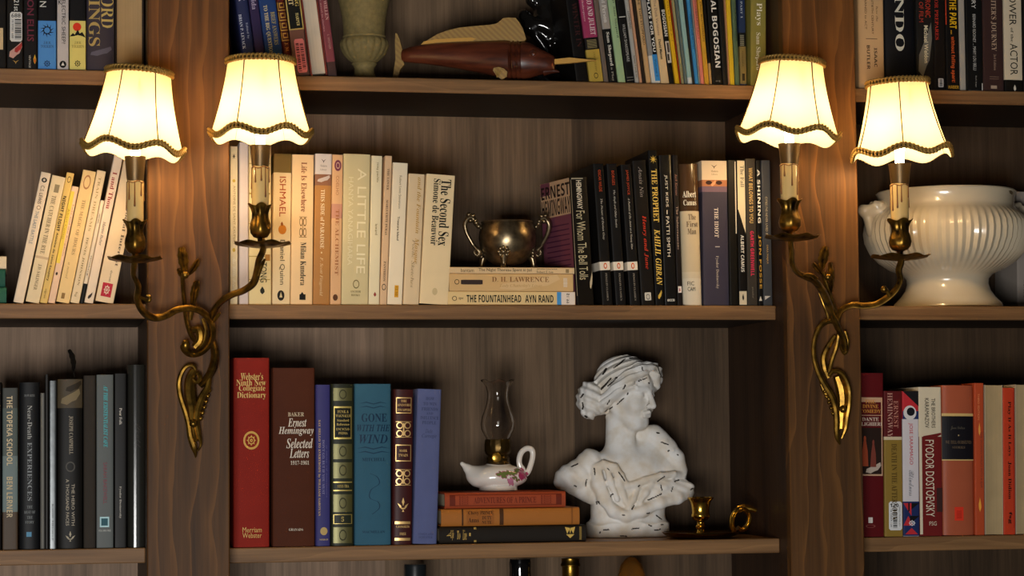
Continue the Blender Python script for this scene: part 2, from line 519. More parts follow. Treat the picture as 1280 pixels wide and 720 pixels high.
class Book:
    """local frame: x across the spine, y into the shelf (0 = spine), z up"""

    def __init__(s, name, label, group, t, h, d, kind, color, loc, rot, bands=(), bulge=0.0, rough=.42, pages='d6c6a2', gap=.0):
        s.t, s.h, s.d, s.kind = t, h, d, kind
        s.root = thing(name, label, 'book', loc, group)
        s.root.rotation_euler = rot
        fore = kind == 'f'
        w = .0024 if kind in 'hf' and not gap else (.0006 if not gap else gap)
        inset = .003 if w > .002 else .0004
        s.b = bulge; s.w = w
        mk = 'cloth' if kind == 'h' and rough > .6 else ('foil' if rough < .12 else 'paper')
        mats = [M(color, rough, mk)] + [M(c, rough, mk) for _, _, c in bands]
        r = min(.0022 if kind == 'h' else .0010, t * .25)
        outer = [(0, d)]
        for k in range(4):
            a = k / 3 * math.pi / 2; outer.append((r - r * math.cos(a), r - r * math.sin(a)))
        for k in range(1, 8): outer.append((r + (t - 2 * r) * k / 8, 0))
        for k in range(4):
            a = k / 3 * math.pi / 2; outer.append((t - r + r * math.sin(a), r - r * math.cos(a)))
        outer.append((t, d))
        prof = lambda x: bulge * abs(2 * x / t - 1) ** 2.6
        outer = [(x, y + (prof(x) if y < d * .9 else 0)) for x, y in outer]
        inner = [(min(max(x, w), t - w), (max(y, w + prof(min(max(x, w), t - w))) if y < d * .9 else y)) for x, y in outer]
        if fore:
            outer = [(t - x, d - y) for x, y in outer]; inner = [(t - x, d - y) for x, y in inner]
        n = len(outer)
        zs = sorted({0.0, h} | {min(max(v, 0), h) for z0, z1, _ in bands for v in (z0, z1)})
        mb = MB()
        vs = []
        for z in zs:
            vs += [(x, y, z) for x, y in outer]
        fs = []; ms = []
        for k in range(len(zs) - 1):
            zm = (zs[k] + zs[k + 1]) / 2; mi = 0
            for q, (z0, z1, _) in enumerate(bands):
                if z0 <= zm <= z1: mi = q + 1
            for i in range(n - 1):
                fs.append((k * n + i, k * n + i + 1, (k + 1) * n + i + 1, (k + 1) * n + i)); ms.append(mi)
        o0 = len(vs)
        vs += [(x, y, 0) for x, y in inner] + [(x, y, h) for x, y in inner]
        for i in range(n - 1):
            fs.append((o0 + i + 1, o0 + i, o0 + n + i, o0 + n + i + 1)); ms.append(0)
            fs.append((i + 1, i, o0 + i, o0 + i + 1)); ms.append(0)
            T = (len(zs) - 1) * n
            fs.append((T + i, T + i + 1, o0 + n + i + 1, o0 + n + i)); ms.append(0)
        T = (len(zs) - 1) * n
        fs.append((0, T, o0 + n, o0)); ms.append(0)
        fs.append((n - 1, o0 + n - 1, o0 + 2 * n - 1, T + n - 1)); ms.append(0)
        mb.v = vs; mb.f = fs; mb.m = ms
        mb.build('cover', mats, s.root, False, .6)
        pb = MB()
        e = .0001
        if fore: a, b = (w + e, inset, inset), (t - w - e, d - w - e - bulge, h - inset)
        else: a, b = (w + e, w + bulge + e, inset), (t - w - e, d - inset, h - inset)
        if fore:
            n = 10; vs = []; fs = []
            for z in (a[2], b[2]):
                vs += [(a[0] + (b[0] - a[0]) * i / n, a[1] + .0015 * (1 - (2 * i / n - 1) ** 2), z) for i in range(n + 1)] + [(b[0], b[1], z), (a[0], b[1], z)]
            q = n + 3
            fs = [tuple(range(q)), tuple(range(2 * q - 1, q - 1, -1))] + [(i, (i + 1) % q, q + (i + 1) % q, q + i) for i in range(q)]
            pb.add(vs, fs)
        else: pb.box(a, b)
        pb.build('page_block', page_mat(pages), s.root, False, .5)

    def place(s, V, Fc, u0, u1, v0, v1, orient, mat, name, lift=.00025):
        """V in unit box; u fraction across spine, v = height in metres (v0 top, v1 bottom)"""
        x0, x1 = u0 * s.t, u1 * s.t
        if orient == 'd':
            X = x0 + V[:, 1] * (x1 - x0); Z = v0 + V[:, 0] * (v1 - v0)
        elif orient == 'u':
            X = x1 - V[:, 1] * (x1 - x0); Z = v1 + V[:, 0] * (v0 - v1)
        else:
            X = x0 + V[:, 0] * (x1 - x0); Z = v1 + V[:, 1] * (v0 - v1)
        me = bpy.data.meshes.new(name)
        me.from_pydata(np.stack([X, X * 0 - lift, Z], 1).tolist(), [], Fc)
        me.materials.append(mat); me.validate()
        import bmesh
        bm = bmesh.new(); bm.from_mesh(me)
        if s.kind != 'f':
            if s.b > .0008:
                for q in np.linspace(0, 1, 15)[1:-1]:
                    if X.min() < q * s.t < X.max():
                        bmesh.ops.bisect_plane(bm, geom=bm.verts[:] + bm.edges[:] + bm.faces[:], dist=1e-7, plane_co=(q * s.t, 0, 0), plane_no=(1, 0, 0))
            for v in bm.verts: v.co.y += s.b * abs(2 * v.co.x / s.t - 1) ** 2.6
        for f in bm.faces:
            f.normal_update()
            if f.normal.y > 0: f.normal_flip()
        bm.to_mesh(me); bm.free()
        o = bpy.data.objects.new(name, me); COL.objects.link(o); o.parent = s.root
        return o

    def text(s, body, sty, color, u0, u1, v0, v1, orient='d', name='lettering', metal=0):
        V, Fc = text_mesh(body, sty)
        if len(V): s.place(V, Fc, u0, u1, v0, v1, orient, M(color, .35 if metal else .5, 'ink', metal), name, .0012)

    def shp(s, kind, color, u0, u1, v0, v1, name='emblem', metal=0, lift=.00035):
        polys = shape(kind); V = []; Fc = []
        for p in polys:
            Fc.append(tuple(range(len(V), len(V) + len(p)))); V += p
        s.place(np.array(V, float), Fc, u0, u1, v0, v1, 'h', M(color, .35 if metal else .5, 'ink', metal), name, lift)


# how far each leaning run tips, by position along the shelf
LEAN = {(1, 2, 300, 425): [(300, -.128), (425, -.126)],
        (1, 2, 720, 937): [(720, -.132), (845, -.132), (862, -.115), (876, -.10), (888, -.078), (905, -.06), (920, -.048), (927, -.02), (937, 0)],
        (2, 1, 10, 150): [(10, .215), (60, .205), (150, .202)],
        (2, 2, 720, 960): [(720, -.060), (753, -.068), (800, -.067), (819, -.05), (831, -.042), (850, -.034), (880, -.018), (960, -.018)]}


def B(bay, row, xl, xr, yt, dx, kind, color, label, group=None, bands=(), items=(), Y=None, d=.125, yaw=0, rough=.42, bulge=None, pages='d6c6a2', gap=0, name=None, metal=0):
    Y = S_Y + .008 if Y is None else Y
    yb = ROWY[row][bay]; z0 = SZ[bay, row] + .0003
    pl, pr = at(xl, yb, Y), at(xr, yb, Y)
    for (rr, bb, x0, x1), tab in LEAN.items():
        if rr == row and bb == bay and x0 <= xl <= x1: dx = float(np.interp(xl, [q[0] for q in tab], [q[1] for q in tab])) * (yb - yt)
    xm = (xl + xr) / 2
    pt = at(xm + dx, yt, Y); X0 = (pl.x + pr.x) / 2
    ang = math.atan2(pt.x - X0, pt.z - z0); h = math.hypot(pt.x - X0, pt.z - z0)
    t = (pr.x - pl.x) * math.cos(ang) - .0003
    if yaw: t = t / math.cos(yaw)
    if ang >= 0:   # leans right: pivots on its lower right corner
        loc = Vector((pr.x - t * math.cos(ang), Y, z0 + t * math.sin(ang)))
    else:
        loc = Vector((pl.x, Y, z0))
    zt = lambda y: (at(xm, y, Y).z - z0) / (pt.z - z0) * h
    bl = bulge if bulge is not None else {'p': .0003, 'h': .0016, 'f': 0.0}[kind]
    bs = [(zt(y1), zt(y0), c) for y0, y1, c in bands]
    nm = name or ('hardcover_book' if kind == 'h' else 'paperback_book')
    b = Book(nm, label, group, t, h, d, kind, color, loc, (0, ang, yaw), bs, bl, rough, pages, gap)
    for it in items:
        u = lambda x: (x - xl) / (xr - xl)
        if it[0] == 'T':
            _, body, sty, col, x0, x1, y0, y1 = it[:8]
            b.text(body, sty, col, x0, x1, zt(y0), zt(y1), it[8] if len(it) > 8 else 'd', it[9] if len(it) > 9 else 'lettering', it[10] if len(it) > 10 else 0)
        else:
            _, sh, col, x0, x1, y0, y1 = it[:7]
            b.shp(sh, col, x0, x1, zt(y0), zt(y1), it[7] if len(it) > 7 else 'emblem', it[8] if len(it) > 8 else 0, it[9] if len(it) > 9 else .00035)
    return b


T = lambda *a: ('T',) + a
P = lambda *a: ('P',) + a
# ---- upper shelf, left bay
G = 'books on the upper left shelf'
B(1, 1, -14, 8, -112, 0, 'p', '17130f', 'black book with cream spine patch at the picture edge, upper left shelf', G, items=[P('rect', 'd9b98a', .62, .82, 35, 62, 'label_panel')])
B(1, 1, 8.5, 29, -108, 0, 'p', '1b1713', 'black book with white barcode library sticker and a pink figure on its spine', G, items=[
    P('round', 'd9d4cc', .2, .95, 15, 52, 'library_sticker'), T('688', 's', '1a1a1a', .28, .85, 17, 22, 'h'), P('bars', '1a1a1a', .5, .9, 23, 49, 'barcode', 0, .0006),
    T('10 97001 688', 's', '444444', .3, .42, 25, 48), T('21st', 's', 'e8e4da', .45, .75, 0, 14), P('blob', 'c8988a', .1, .95, 52, 73, 'cover_art'), P('blob', 'a8322e', .45, .95, 53, 66, 'cover_art', 0, .0006), P('bird', 'b5924a', .35, .75, 75, 80)])
B(1, 1, 29.5, 47, -110, 0, 'p', '14110f', 'black book with dull maroon lettering and a tiny yellow flame at its foot', G, items=[
    T('BRET EASTON ELLIS', 'k', '6a2a38', .25, .75, -62, 52), P('leaf', 'e0b030', .68, .95, 68, 80), P('leaf', 'c04020', .74, .9, 72, 79, 'emblem', 0, .0006), T('VINTAGE', 's', 'c8c0b0', .38, .52, 69, 85)])
B(1, 1, 47.5, 70.5, -104, 0, 'p', '121112', 'paperback with blue lower spine carrying a black swirling sun', G, bands=[(26, 88, '4a86c8')], items=[
    T('N', 's', 'e0dcd0', .1, .45, 2, 9), P('sun', '10141c', .1, .9, 29, 47), T('J.R.R.', 'b', '35557a', .3, .72, 52, 55.5, 'h'), T('TOLKIEN', 'b', '35557a', .15, .85, 56.5, 60, 'h'), P('gear', '1c2c44', .3, .7, 75, 84)])
B(1, 1, 71.5, 86, -106, 0, 'p', 'c4bab4', 'slim pale grey paperback with dark capital lettering and a round black emblem', G, items=[
    T('ELECTRIC SHEEP?', 's', '1d1a1a', .4, .72, 0, 55), T('K', 's', '2a2420', .1, .4, 0, 6, 'h'), P('disc', '141210', .2, .8, 76, 85), P('tri', 'd8d0c8', .36, .64, 77.5, 82, 'emblem', 0, .0006)])
B(1, 1, 87, 107.5, -104, 0, 'p', '131112', 'paperback with yellow lower spine, red sun and black mountains', G, bands=[(26, 88, 'e2cf72')], items=[
    P('disc', 'd8381e', .2, .72, 28.5, 39), P('zig', '141210', .0, 1, 37, 47, 'emblem', 0, .0006), T('J.R.R.', 'b', 'a8924a', .3, .72, 52, 55.5, 'h'), T('TOLKIEN', 'b', 'a8924a', .12, .88, 56.5, 60, 'h'), P('gear', '2c2614', .28, .7, 75, 84)])
B(1, 1, 108, 143.5, -112, 0, 'h', '3a343c', 'thick dusky purple volume with tall thin gold capitals on two lines', G, rough=.4, items=[
    T('LORD', 'r', 'c8ac62', .52, .96, -17, 35, 'd', 'title'), T('RINGS', 'r', 'b89c5a', .08, .48, -17, 58, 'd', 'title'), P('blob', '5c5866', .1, .9, 58, 70, 'cover_art')])
B(1, 1, 144, 180, -100, 0, 'f', '2a2018', 'thick book turned fore-edge out, tan pages behind the left shade', G, pages='c0a070', Y=S_Y + .012)
# ---- upper shelf, centre bay, left run (leaning)
G = 'leaning books on the upper centre shelf'
B(2, 1, 306, 322.5, -96, -25, 'h', '232a50', 'navy leaning book with small white capitals, first from the upright', G, rough=.5, items=[T('BRIAN P. LEVACK', 'r', 'c8ccd8', .12, .34, 19, 62), T('Edited by', 'r', '98a0b8', .55, .75, 30, 50), T('K', 'r', 'd0d0d8', .3, .7, -2, 3)])
B(2, 1, 323, 335, -92, -24, 'p', '2c2448', 'slim dark violet book leaning between the navy and the blue ones', G, items=[T('Oxida', 'r', 'b0a8c0', .25, .75, -10, 13)])
B(2, 1, 335.5, 357, -90, -24, 'p', '1f3a70', 'bright blue leaning book with gold and white capital lettering', G, items=[T('TO THE BIG QUESTIONS', 'b', 'd8c890', .18, .45, 8, 72), T('BRIEF ANSWERS', 'b', 'a89a60', .6, .85, 17, 58)])
B(2, 1, 357.5, 368.5, -94, -22, 'h', '4a1c18', 'maroon leaning book with a gold greek key panel', G, rough=.4, items=[P('key', 'c89a40', .05, .95, 2, 52, 'gilt_panel', .6), T('J. M.', 'b', 'b88a40', .3, .7, 54, 66), T('GTU', 'r', '988048', .3, .7, 82, 94)])
B(2, 1, 369, 388, -96, -21, 'p', '6a4a40', 'brown leaning book with gold-edged black panel and pink barcode sticker', G, items=[
    P('rect', 'b8a25a', .0, 1, -60, 38.5, 'label_panel'), P('rect', '14130f', .08, .92, -58, 37, 'label_panel', 0, .0006), T('ING', 'b', 'c8b060', .6, .85, -4, 10), T('HT', 'b', 'e0c890', .2, .5, -3, 8), T('HARPER', 'b', 'c8b878', .55, .75, 18, 34),
    P('round', 'e0807c', .22, .88, 50, 92, 'price_sticker'), P('bars', '5a2a2c', .3, .5, 54, 90, 'barcode', 0, .0007), P('bars', '5a2a2c', .58, .8, 55, 88, 'barcode', 0, .0007)])
B(2, 1, 388.5, 410, -90, -19, 'f', '6a2e26', 'red-brown book turned round, cream fore-edge facing out', G, pages='e6d6be')
B(2, 1, 410.5, 422, -86, -17, 'p', '7c3f46', 'slim mauve paperback ending the leaning row beside the urn', G, bands=[(78, 97, '3c2c2c')], items=[T('WILLEN', 'r', 'd0a8a0', .5, .85, 2, 26), T('L. SHEPARD', 'r', 'b08880', .45, .7, 44, 62), T('a novel in stories', 'r', 'b88c88', .12, .3, 0, 40)])
# ---- upper shelf, centre bay, right run
G = 'plays and paperbacks on the upper centre shelf'
B(2, 1, 720.5, 736.5, -92, -17, 'p', '0f0d0c', 'black book at the left end of the plays row, behind the swordfish bill', G, d=.095, items=[T('WINTER IN', 'r', '3a1c1c', .4, .8, 5, 60)])
B(2, 1, 737.5, 755, -98, -25, 'p', '98375a', 'paperback with magenta top, black band and mustard foot', G, d=.1, bands=[(48, 63, '171311'), (63, 105, 'b09440')], items=[
    T('ROMEO AND JULIET', 'r', 'e8d8d4', .45, .85, -16, 45), T('William Shakespeare', 'r', 'd8a8b0', .1, .28, -20, 28), P('lines', '988a60', .15, .85, 50, 61), T('A NEW TRANSLATION', 'r', '7a6428', .5, .62, 66, 90), P('ring', '141008', .35, .65, 92, 99)])
B(2, 1, 755.5, 761.5, -85, -25, 'p', '6a5c52', 'thin grey-brown book between magenta and silver-black spines', G)
B(2, 1, 762, 772.5, -95, -22, 'p', '141312', 'paperback with silver top half and white serif name on black', G, bands=[(-95, 37, '9c948c')], items=[T('First Person', 'r', 'd8d4cc', .25, .75, -10, 29), T('Sam Shepard', 'b', 'e4dccc', .25, .72, 41, 83), T('a Play', 'r', 'a8a090', .3, .6, 85, 102)])
B(2, 1, 773, 782.5, -80, -22, 'p', '9bb488', 'pale green paperback among dark ones', G, items=[T('A LIE OF THE MIND  Sam Shepard', 'r', '4a5a44', .5, .85, -60, 48)])
B(2, 1, 783.3, 794, -90, -18, 'p', '161514', 'black paperback with white rule and grey sans capitals', G, items=[T('WILLIAM SHAKESPEARE', 's', 'b8b4ac', .35, .68, 31, 78), T('KING LEAR', 's', 'd8d4c8', .3, .7, -50, 1), P('rect', 'c8c4bc', .1, .9, 21.5, 22.5, 'rule'), P('rules', '8c8880', .1, .9, 97, 101)])
B(2, 1, 794.3, 799.5, -84, -17, 'p', 'a8a49c', 'thin light grey play script with small dark lettering', G, items=[T('LOVING ENID', 's', '3a3632', .25, .75, 15, 37), T('Samuel French, Inc.', 's', '3a3632', .2, .75, 70, 98)])
B(2, 1, 799.8, 803.5, -82, -16, 'p', 'c09070', 'thin salmon tan script beside the light grey one', G)
B(2, 1, 804, 808, -88, -15, 'p', '2c2118', 'thin dark brown script in the plays row', G)
B(2, 1, 808.3, 814.3, -84, -15, 'p', 'c09a6a', 'tan paperback with black lettering high on its spine', G, items=[T('ON THE RAZZLE  TOM STOPPARD', 's', '2e2418', .3, .75, -40, 57)])
B(2, 1, 815, 826, -92, -16, 'p', '8a8680', 'grey and black paperback with bold white capitals over a blue block', G, bands=[(70, 105, 'd0cabc')], items=[
    P('rect', '141312', .52, 1, -60, 69, 'label_panel'), T('EIGHT PLAYS FOR YOU', 'S', 'e8e4dc', .6, .92, -30, 66), P('rect', '3a86c4', .42, 1, 69, 102, 'label_panel'), T('Volume 2', 's', '1a3a5a', .6, .8, 75, 97)])
B(2, 1, 826.7, 837, -90, -14, 'p', 'd8b888', 'cream paperback with brown and black italic lettering', G, items=[T('and The Duck Variations', 's', '7a5c5c', .3, .62, -8, 45), T('David Mamet', 'k', '2c241c', .28, .6, 50, 75)])
B(2, 1, 837.5, 843.5, -88, -13, 'p', '15130f', 'black paperback with white capitals above a small photo block', G, items=[T('BOGOSIAN', 'S', 'e0d8c8', .15, .85, 13, 46), P('rect', 'c8bca8', .1, .95, 52, 79, 'photo'), P('rect', '4a4038', .35, .8, 54, 66, 'photo', 0, .0007), P('rect', '383028', .2, .6, 68, 76, 'photo', 0, .0007)])
B(2, 1, 844.5, 850, -85, -14, 'p', 'e0ac20', 'bright yellow thin play script with faint lettering, row middle', G, items=[T('FUNNY HOUSE  A PLAY IN ONE ACT', 's', '8a6414', .35, .65, -40, 53)])
B(2, 1, 850.2, 852, -82, -14, 'p', '8a3018', 'very thin rust red script beside the bright yellow one', G)
B(2, 1, 852.2, 855.8, -80, -14, 'p', '9a9064', 'thin olive grey script in the plays row', G, items=[T('Samuel French, Inc.', 's', '4a4630', .3, .7, 80, 100)])
B(2, 1, 856, 860, -84, -13, 'p', '5a6460', 'thin slate grey script in the plays row', G)
B(2, 1, 860.2, 866, -80, -12, 'p', '8fb0a8', 'pale teal script with white foot', G, bands=[(97, 105, 'c8c8c0')])
B(2, 1, 866.3, 869, -78, -12, 'p', '2a2622', 'thin charcoal script between pale teal and vivid blue', G)
B(2, 1, 869.2, 874, -86, -13, 'p', '3a80b4', 'vivid blue paperback with dark capitals', G, items=[T('WAITING FOR GODOT', 's', '16344c', .25, .75, 18, 62)])
B(2, 1, 874.2, 876, -80, -12, 'p', '8a8880', 'very thin grey script beside the salmon pink one', G)
B(2, 1, 876.2, 881, -82, -11, 'p', 'd87c68', 'salmon pink script with fine dark lettering', G, items=[T('THE GINGERBREAD LADY', 's', '6a3028', .3, .7, -20, 50)])
B(2, 1, 881.4, 887, -88, -11, 'p', 'd09a30', 'orange-yellow script with brown lettering, next to the wide black spine', G, items=[T('TALK RADIO  ERIC BOGOSIAN', 's', '6a4010', .35, .7, -40, 52)])
B(2, 1, 887.3, 890.5, -86, -9, 'p', '171310', 'thin black script with tan foot', G, bands=[(79, 105, 'b8925c')])
B(2, 1, 891, 903.5, -98, -8, 'p', '171511', 'black paperback with large bold white capitals on its spine', G, items=[T('THE ESSENTIAL BOGOSIAN', 'S', 'f0e8d8', .38, .9, -74, 85), T('t c g', 's', 'd0c8b8', .3, .75, 101, 103, 'h')])
B(2, 1, 904, 910.5, -90, -7, 'p', '201e1a', 'plain black script against the large white capitals', G)
B(2, 1, 911, 912.8, -84, -7, 'p', 'c08a60', 'very thin tan script beside the broad yellow one', G)
B(2, 1, 913, 918.8, -86, -6, 'p', 'dcb428', 'plain yellow script, broadest yellow of the row', G)
B(2, 1, 919.2, 925, -88, -5, 'p', '51644a', 'sage green script with dark lettering', G, items=[T('THE MATCHMAKER', 's', '1c2a1c', .55, .85, 10, 52)])
B(2, 1, 925.5, 934, -92, -2, 'p', '243250', 'paperback with blue top, black band and dull gold foot', G, bands=[(41, 58, '141412'), (58, 105, '7c6a3c')], items=[T('HENRY IV PART 1', 'r', 'c0c4c8', .25, .55, -30, 23), P('lines', '9a9880', .1, .7, 43, 57), T('FOLGER', 's', '54481e', .3, .5, 64, 84), P('rect', '2c2614', .3, .7, 92, 101)])
B(2, 1, 938, 957.5, -100, 0, 'p', '857c3c', 'olive green upright paperback with large white serif lettering, end of row', G, items=[T('Plays', 'r', 'eae2cc', .28, .72, 4, 32), T('Sam Shepard', 'r', 'e0d8c0', .28, .62, 41, 88)])
# ---- upper shelf, right bay
G = 'books on the upper right shelf'
B(3, 1, 1074, 1106.5, -82, -3, 'h', 'd0a878', 'tan hardback with small dark capitals, first beside the right upright', G, rough=.5, items=[
    T('ISAAC', 'S', '4a3424', .58, .7, 60, 84), T('BUTLER', 'S', '4a3424', .3, .42, 57, 87), P('rect', '6a4c34', .28, .72, 48.3, 49, 'rule'), T('ENTIETH CENTURY', 's', '5a3c28', .5, .58, -4, 43), T('LEARNED to ACT', 's', '5a3c28', .24, .32, -6, 37), T('how the', 'i', '6a4c34', .68, .76, 8, 27)])
B(3, 1, 1107.5, 1146, -90, -4, 'h', '15161a', 'wide black hardback with large silver thin capitals behind the shade', G, rough=.35, bulge=.004, items=[T('BRANDO', 'r', 'd6d2c0', .32, .62, -64, 64, 'd', 'title')])
B(3, 1, 1146.5, 1168, -84, -3, 'p', '1c1b1a', 'dark book with grey smoky picture and red lettering, right shelf', G, items=[
    P('blob', '6c6a62', .05, .9, 28, 96, 'photo'), T('PSYCHOTRONIC', 's', 'b83c28', .52, .82, -31, 22), T('ENCYCLOPEDIA OF FILM', 's', 'b04030', .15, .4, -52, 28), T('Michael Weldon', 'k', 'd8ccaa', .42, .66, 32, 79)])
B(3, 1, 1168.5, 1183, -78, -4, 'p', '171412', 'black paperback with spaced red capitals and a white barcode tag', G, items=[T('AN ACTOR PREPARES', 'b', 'a83024', .1, .4, -27, 50), P('round', 'd8d4d0', .3, .75, 98, 109, 'library_sticker'), P('bars', '1a1a1a', .4, .66, 99, 108, 'barcode', 0, .0006)])
B(3, 1, 1183.5, 1200, -76, -4, 'p', '151210', 'black paperback with yellow then orange bold lettering', G, items=[
    T('THE PART', 'S', 'e8b41c', .3, .82, -2, 36), T('without falling apart!', 'S', 'd85c28', .3, .66, 46, 103), T('...', 'k', 'd8a020', .35, .45, 38, 43), P('rect', 'a83a20', .0, .08, -20, 31, 'stripe'), T('HABER', 'S', 'c8962c', .1, .9, 107, 111, 'h')])
B(3, 1, 1200.5, 1207.8, -72, -4, 'p', 'a09a90', 'thin plain pale grey book between black spines', G)
B(3, 1, 1208.3, 1229, -80, -3, 'p', '131313', 'black paperback with small white sans lettering and white corner lines', G, items=[
    T('STORY', 's', 'd8d4cc', .35, .6, -16, 11), T('BERNARD ROONEY ... MARY LOU BELLI', 's', 'c8c4bc', .4, .58, 18, 88), T('Back Stage', 's', 'a8a49c', .5, .6, 95, 109), P('rect', 'd8d4cc', .1, .95, 113, 114.3, 'rule'), P('rect', 'd8d4cc', .92, .97, 104, 113, 'rule')])
B(3, 1, 1229.5, 1255, -84, -3, 'p', '3a2826', 'dark brown paperback with pale spaced serif capitals', G, items=[T("WRITER'S JOURNEY", 'r', 'b8a088', .38, .66, -12, 64), T('3rd Edition', 'r', '9a8472', .5, .62, 68, 88), P('rules', '94806c', .3, .75, 96, 99), P('rect', 'a89480', .35, .65, 107, 111)])
B(3, 1, 1256, 1278.5, -80, -3, 'p', 'd4c4a8', 'cream paperback with bold black capitals and a black foot', G, bands=[(100, 116, '151310')], items=[T('POWER', 's', '17130f', .28, .68, -12, 32), T('of the', 'r', '3a3024', .35, .5, 35, 53), T('ACTOR', 's', '17130f', .3, .72, 55, 94), P('leaf', 'd0c8b8', .45, .65, 106, 114)])
B(3, 1, 1279, 1296, -84, -2, 'p', '14110f', 'black book at the far picture edge, upper right shelf', G)
# ---- middle shelf, left bay (leaning right)
G = 'cream paperbacks leaning on the middle left shelf'
B(1, 2, 15.8, 29, 217, 36, 'p', 'e2cdb2', 'leftmost leaning cream paperback with black oval emblem at its top', G, items=[P('disc', '2a2420', .2, .75, 223, 229), P('disc', 'd0c0a8', .35, .6, 224.5, 227.5, 'emblem', 0, .0006), T('C.S. LEWIS', 's', '4a3a2c', .28, .66, 233, 256), P('ring', '5a4a3a', .3, .7, 258, 263), T('THE LAST BATTLE', 's', '6a7a86', .28, .62, 265, 306)])
B(1, 2, 31, 48.8, 222, 33, 'p', 'e0caa2', 'leaning cream paperback with grey lettering and a pale middle bar', G, items=[P('rect', '8a7c60', .35, .7, 232, 242), T('THE CATCHER IN THE RYE', 'r', '7a6a50', .3, .62, 246, 319), P('rect', 'c0a888', .0, 1, 322, 325, 'stripe'), T('J.D. SALINGER', 'r', '7a6a50', .35, .62, 332, 364)])
B(1, 2, 49.2, 59, 217, 36, 'p', 'dcb86a', 'leaning tan paperback with bold black two-part lettering', G, items=[P('ring', '3a2a14', .25, .75, 221, 229), T('NIGHT FLIGHT', 'S', '2a2014', .18, .62, 246, 290), T('Antoine de Saint-Exupery', 'S', '2a2014', .22, .58, 292, 352), T('signet', 's', '6a4c20', .3, .6, 362, 374)])
B(1, 2, 59.3, 68.5, 234, 28, 'p', 'e6c0a0', 'short pinkish paperback with yellow upper spine strip, leaning', G, items=[P('rect', 'e8c850', .0, .55, 240, 330, 'label_panel'), T('Albert Camus', 's', 'b08a24', .12, .4, 262, 300), T('Exile and the Kingdom', 's', 'a8801c', .62, .85, 256, 320), P('disc', '3a2a20', .25, .55, 341, 345)])
B(1, 2, 69.3, 86.5, 215, 31, 'p', 'e6c488', 'leaning creamy yellow paperback with faded ornate lettering', G, items=[P('ring', 'b07a50', .2, .75, 220, 238, 'emblem'), T('THE MAGIC OF HOURS', 'r', 'a8885a', .4, .66, 251, 320), T('a novel', 'i', 'a8885a', .3, .5, 330, 350), P('rect', '8a6a3c', .3, .55, 368, 375)])
B(1, 2, 87, 98.8, 214.5, 33, 'p', 'e6cda4', 'leaning cream paperback with widely spaced faint capitals', G, items=[T('TRAIN DREAMS', 'r', 'b09468', .35, .62, 222, 290), T('DENIS JOHNSON', 'r', '8a7048', .35, .6, 298, 358), T('fsg', 's', '8a7048', .3, .6, 366, 372)])
B(1, 2, 99, 104.3, 251, 22, 'p', 'e6d2b4', 'short thin white booklet with black foot, leaning', G, bands=[(355, 382, '15130f')], items=[T('HOWL', 's', '3a3024', .3, .7, 268, 280), T('Ginsberg', 's', '3a3024', .3, .7, 320, 345)])
B(1, 2, 104.6, 116.3, 194, 37, 'p', 'ecd4b8', 'tallest leaning cream paperback with dark red serif lettering', G, items=[T('I and Thou', 'b', '9a2c28', .25, .72, 216, 262), T('Martin Buber', 'i', '6a5a50', .3, .62, 278, 308), P('blob', '3a2e28', .25, .7, 366, 375)])
B(1, 2, 118, 141.5, 200, 37, 'p', 'e8cda6', 'wide cream paperback with red square emblem leaning behind the sconce', G, Y=S_Y + .010, items=[T('Anxiety and Social Interest', 'r', '6a5a4a', .62, .84, 195, 334), P('rect', 'b82838', .22, .78, 356, 373, 'label_panel'), P('gear', 'e0c8b0', .32, .68, 358, 371, 'emblem', 0, .0006), T('dorset', 's', '7a6a58', .5, .62, 340, 354)])
# ---- middle shelf, centre bay, cream run
G = 'cream books on the middle centre shelf'
B(2, 2, 287.5, 297, 183, 0, 'p', 'e8d8b4', 'slim cream paperback against the left upright with yellow dots', G, items=[T('ANTOINE DE SAINT-EXUPERY', 's', 'a89060', .4, .7, 232, 306), T('The Little Prince', 'c', 'f4ecd8', .3, .75, 322, 363), P('disc', 'd0b04c', .3, .7, 224, 228), P('disc', 'd0b04c', .3, .7, 310, 315), P('star', '3a3428', .25, .75, 191, 200)])
B(2, 2, 299, 310.5, 178, 0, 'p', 'd8c8c0', 'slim plain lilac-white book behind the left sconce candle', G)
B(2, 2, 311, 339, 182, 0, 'p', 'ecd49a', 'pale yellow book with faint grid lines, behind the sconce arm', G, items=[T('TONG', 's', '2a2a1c', .5, .8, 328, 353), P('leaf', '2a2a1c', .45, .75, 358, 368), P('rect', 'b89a50', .0, .95, 204, 205, 'grid_line'), P('rect', 'b89a50', .0, .95, 241, 242, 'grid_line'), P('rect', 'b89a50', .0, .95, 242, 243, 'grid_line'), P('rect', 'b89a50', .0, .95, 279, 280, 'grid_line'), P('rect', 'b89a50', .0, .95, 320, 321, 'grid_line'), P('rect', 'b89a50', .0, .95, 349, 350, 'grid_line'), P('rect', 'b07c3c', .72, .95, 318, 326, 'cover_art')])
B(2, 2, 340, 362.5, 192.5, 2, 'p', 'ecd0a0', 'cream paperback with olive top band and red thin capitals', G, bands=[(190, 216, '6e5a2e')], items=[T('ISHMAEL', 's', 'a84820', .34, .7, 221, 271), P('disc', 'c87c28', .3, .75, 281, 293), P('leaf', '8a4a18', .4, .6, 277, 283), T('Daniel Quinn', 's', '5a4a34', .36, .68, 300, 356), P('disc', '2a241c', .28, .68, 363, 376), P('tri', 'd8c090', .4, .56, 365, 372, 'emblem', 0, .0006)])
